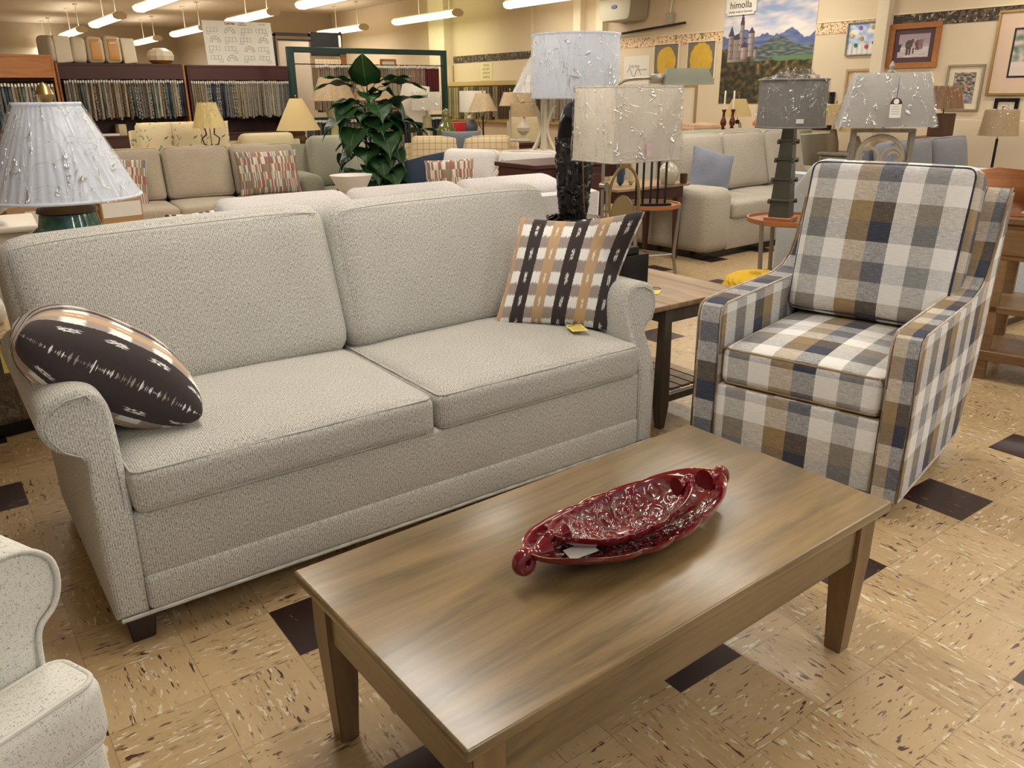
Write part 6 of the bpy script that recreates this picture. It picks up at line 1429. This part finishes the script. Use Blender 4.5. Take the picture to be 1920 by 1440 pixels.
cone_lamp('tan drum-shaded lamp on a slim dark stick at the right edge', 8.75, 3.99, .50, .93, 1.175, .175, .148, M['tan_shade'], [(.08, 0), (.08, .015), (.014, .03), (.012, .4)], M['blackmetal'], True)
b = new(); box(b, 9.24, 9.37, 1.6, 5.4, 0, 1.06, .01, 2); o = mesh('cream_partition', b, M['wall'], None); tag(o, 'low cream half-height display partition in front of the right wall', 'partition')

# left edge: dresser, bowl, boxes, trunk table
t = thing('trunk_side_table', 'rough-hewn grey wooden trunk side table at the left edge behind the sofa', 'side table', (-.08, 4.12, 0), radians(10))
b = new(); box(b, -.34, .30, -.22, .3, .06, .44, .03, 3); mesh('hewn_body', b, M['trunk'], t, ang=60); b = new(); lathe(b, [(0, .44), (.30, .44), (.31, .455), (.30, .47), (0, .475)], 36, cap=False); mesh('round_top', b, M['tan_shade'], t); b = new(); box(b, -.28, .25, -.18, .25, 0, .06); mesh('plinth', b, M['black'], t)
b = new(); cushion(b, .42, .34, .12, .05, .01, 8, wr=.02, M=MT((.0, .0, .06))); o = mesh('fur_throw', b, tweed('cream_fur', (180, 170, 150), (230, 224, 208), 60, 300), None, ang=80); o.location = (-.1, 4.14, .475); tag(o, 'folded cream textured throw on the rough wooden trunk table', 'throw')
flat_tag('yellow printed tag hanging on the rough wooden trunk table', (.08, 3.885, .36), radians(10), .07, .12, lines=4, rx=radians(88))
t = thing('white_dresser', 'antique white dresser with a dark knob at the left edge', 'dresser', (-.55, 4.62, 0), radians(-4))
b = new(); box(b, -.4, .86, .04, .5, .08, .77, .006, 1); mesh('case', b, M['dresser'], t); b = new(); box(b, -.42, .90, .0, .52, .77, .80, .012, 3); mesh('top', b, M['dresser'], t); b = new(); box(b, .1, .80, .02, .045, .56, .72, .004, 1); d = mesh('drawer', b, M['dresser'], t)
for x in (.3, .62): b = new(); lathe(b, [(.014, 0), (.018, .012), (0, .02)], 14, M=MT((x, .02, .64), rx=radians(90))); mesh('knob', b, M['black'], d)
for x in (-.36, .78): b = new(); box(b, x, x+.05, .08, .45, 0, .08); mesh('foot', b, M['dresser'], t)
t = thing('patterned_bowl', 'grey bowl with a pale patterned inside on the white dresser', 'bowl', (.10, 4.78, .80)); b = new(); lathe(b, [(0, 0), (.06, 0), (.075, .015), (.15, .06), (.17, .10), (.162, .10), (.14, .065), (0, .02)], 36, cap=False); mesh('body', b, M['greyegg'] if False else plain('grey_glaze', (140, 134, 124), .35), t)
for k, (x, y, w_, h_, z) in enumerate(((.50, 5.6, .42, .80, 0), (.02, 5.7, .40, .86, 0), (.90, 5.9, .26, .78, 0))):
    t = thing('cardboard_box', 'brown cardboard carton behind the white dresser, %s' % ('under the big lamp shade', 'leftmost with a white label', 'small one beside the striped pillow')[k], 'box', (x, y, z), .1*k); b = new(); box(b, -w_/2, w_/2, -.2, .2, 0, h_, .004, 1); mesh('carton', b, M['cardboard'], t); b = new(); box(b, -.12, .12, -.203, -.2, h_-.12, h_-.03); mesh('shipping_label', b, M['paper'], t)

# dark tables between the black lamp and the oatmeal sofa
t = thing('dining_table', 'dark mahogany table with lighter top left of the oatmeal sofa', 'table', (4.72, 5.22, 0), radians(0))
b = new(); box(b, -.35, .49, -.40, .10, .625, .65, .004, 1); mesh('tabletop', b, M['endwood'], t); b = new(); box(b, -.31, .45, -.36, .06, .53, .625); mesh('apron', b, M['darkwood'], t)
for x in (-.29, .39):
    for y in (-.36, .0): b = new(); box(b, x, x+.06, y, y+.06, 0, .53, .003, 1, taper=(.55, .55)); mesh('leg', b, M['brownleg'], t)
t = thing('stoneware_vase', 'round speckled stoneware bottle vase on the dark table', 'vase', (4.98, 4.86, .65)); b = new(); lathe(b, [(.05, 0), (.06, .01), (.082, .06), (.085, .10), (.06, .15), (.02, .175), (.016, .19), (.026, .20), (.02, .205)], 32); mesh('body', b, M['pot'], t)
t = thing('small_cup', 'small brown cup beside the stoneware vase', 'cup', (5.10, 4.80, .65)); b = new(); lathe(b, [(.025, 0), (.03, .01), (.032, .08), (.028, .08), (.026, .01)], 20, cap=False); mesh('body', b, M['brownleg'], t)
t = thing('black_easel_stand', 'black stand of upright rods standing on the left cherry tray table', 'stand', (4.36, 4.45, .571), radians(-35))
b = new(); box(b, -.14, .14, -.10, .10, 0, .02, .002, 1); mesh('base', b, M['black'], t)
for k in range(5): b = new(); tube(b, [(-.11+.055*k, .02*(k % 2), .02), (-.11+.055*k, .02*(k % 2), .32)], .009, 6); mesh('rod', b, M['black'], t)
b = new(); tube(b, [(-.11, 0, .32), (.11, 0, .32)], .007, 6); mesh('top_bar', b, M['black'], t)
for k, (x, c, lab) in enumerate(((4.30, 'navy', 'navy folded umbrella hanging with a black handle'), (4.45, 'cream_fab', 'cream folded umbrella hanging tip down by the dark table'))):
    t = thing('folded_umbrella', lab, 'umbrella', (4.55+.12*k, 4.98, .655), 0); b = new(); lathe(b, [(.006, 0), (.03, .03), (.035, .2), (.012, .34), (.006, .38)], 14); mesh('canopy', b, M[c], t); b = new(); lathe(b, [(.012, 0), (.014, .03), (.006, .04)], 10); mesh('handle', b, M['black'], t)
t = thing('mahogany_cabinet', 'dark mahogany cabinet behind the gold ring lamp', 'cabinet', (3.35, 4.55, 0), radians(0)); b = new(); box(b, 0, .62, 0, .45, .05, .88, .006, 1); mesh('case', b, M['darkwood'], t); b = new(); box(b, -.02, .64, -.02, .47, .88, .91, .004, 1); mesh('top', b, M['darkwood'], t); b = new(); box(b, .03, .59, .02, .43, 0, .05); mesh('plinth', b, M['black'], t)
for k in range(2): b = new(); box(b, .04, .58, -.012, 0, .12+.36*k, .44+.38*k, .003, 1); d = mesh('drawer', b, M['darkwood'], t); b = new(); lathe(b, [(.01, 0), (.014, .01), (0, .016)], 12, M=MT((.31, -.012, .30+.36*k), rx=radians(90))); mesh('knob', b, M['gold'], d)
flat_tag('white stand-up info card on the mahogany cabinet front', (3.55, 4.52, .80), 0, .07, .13, lines=3, rx=radians(88), m='paper', string=False)
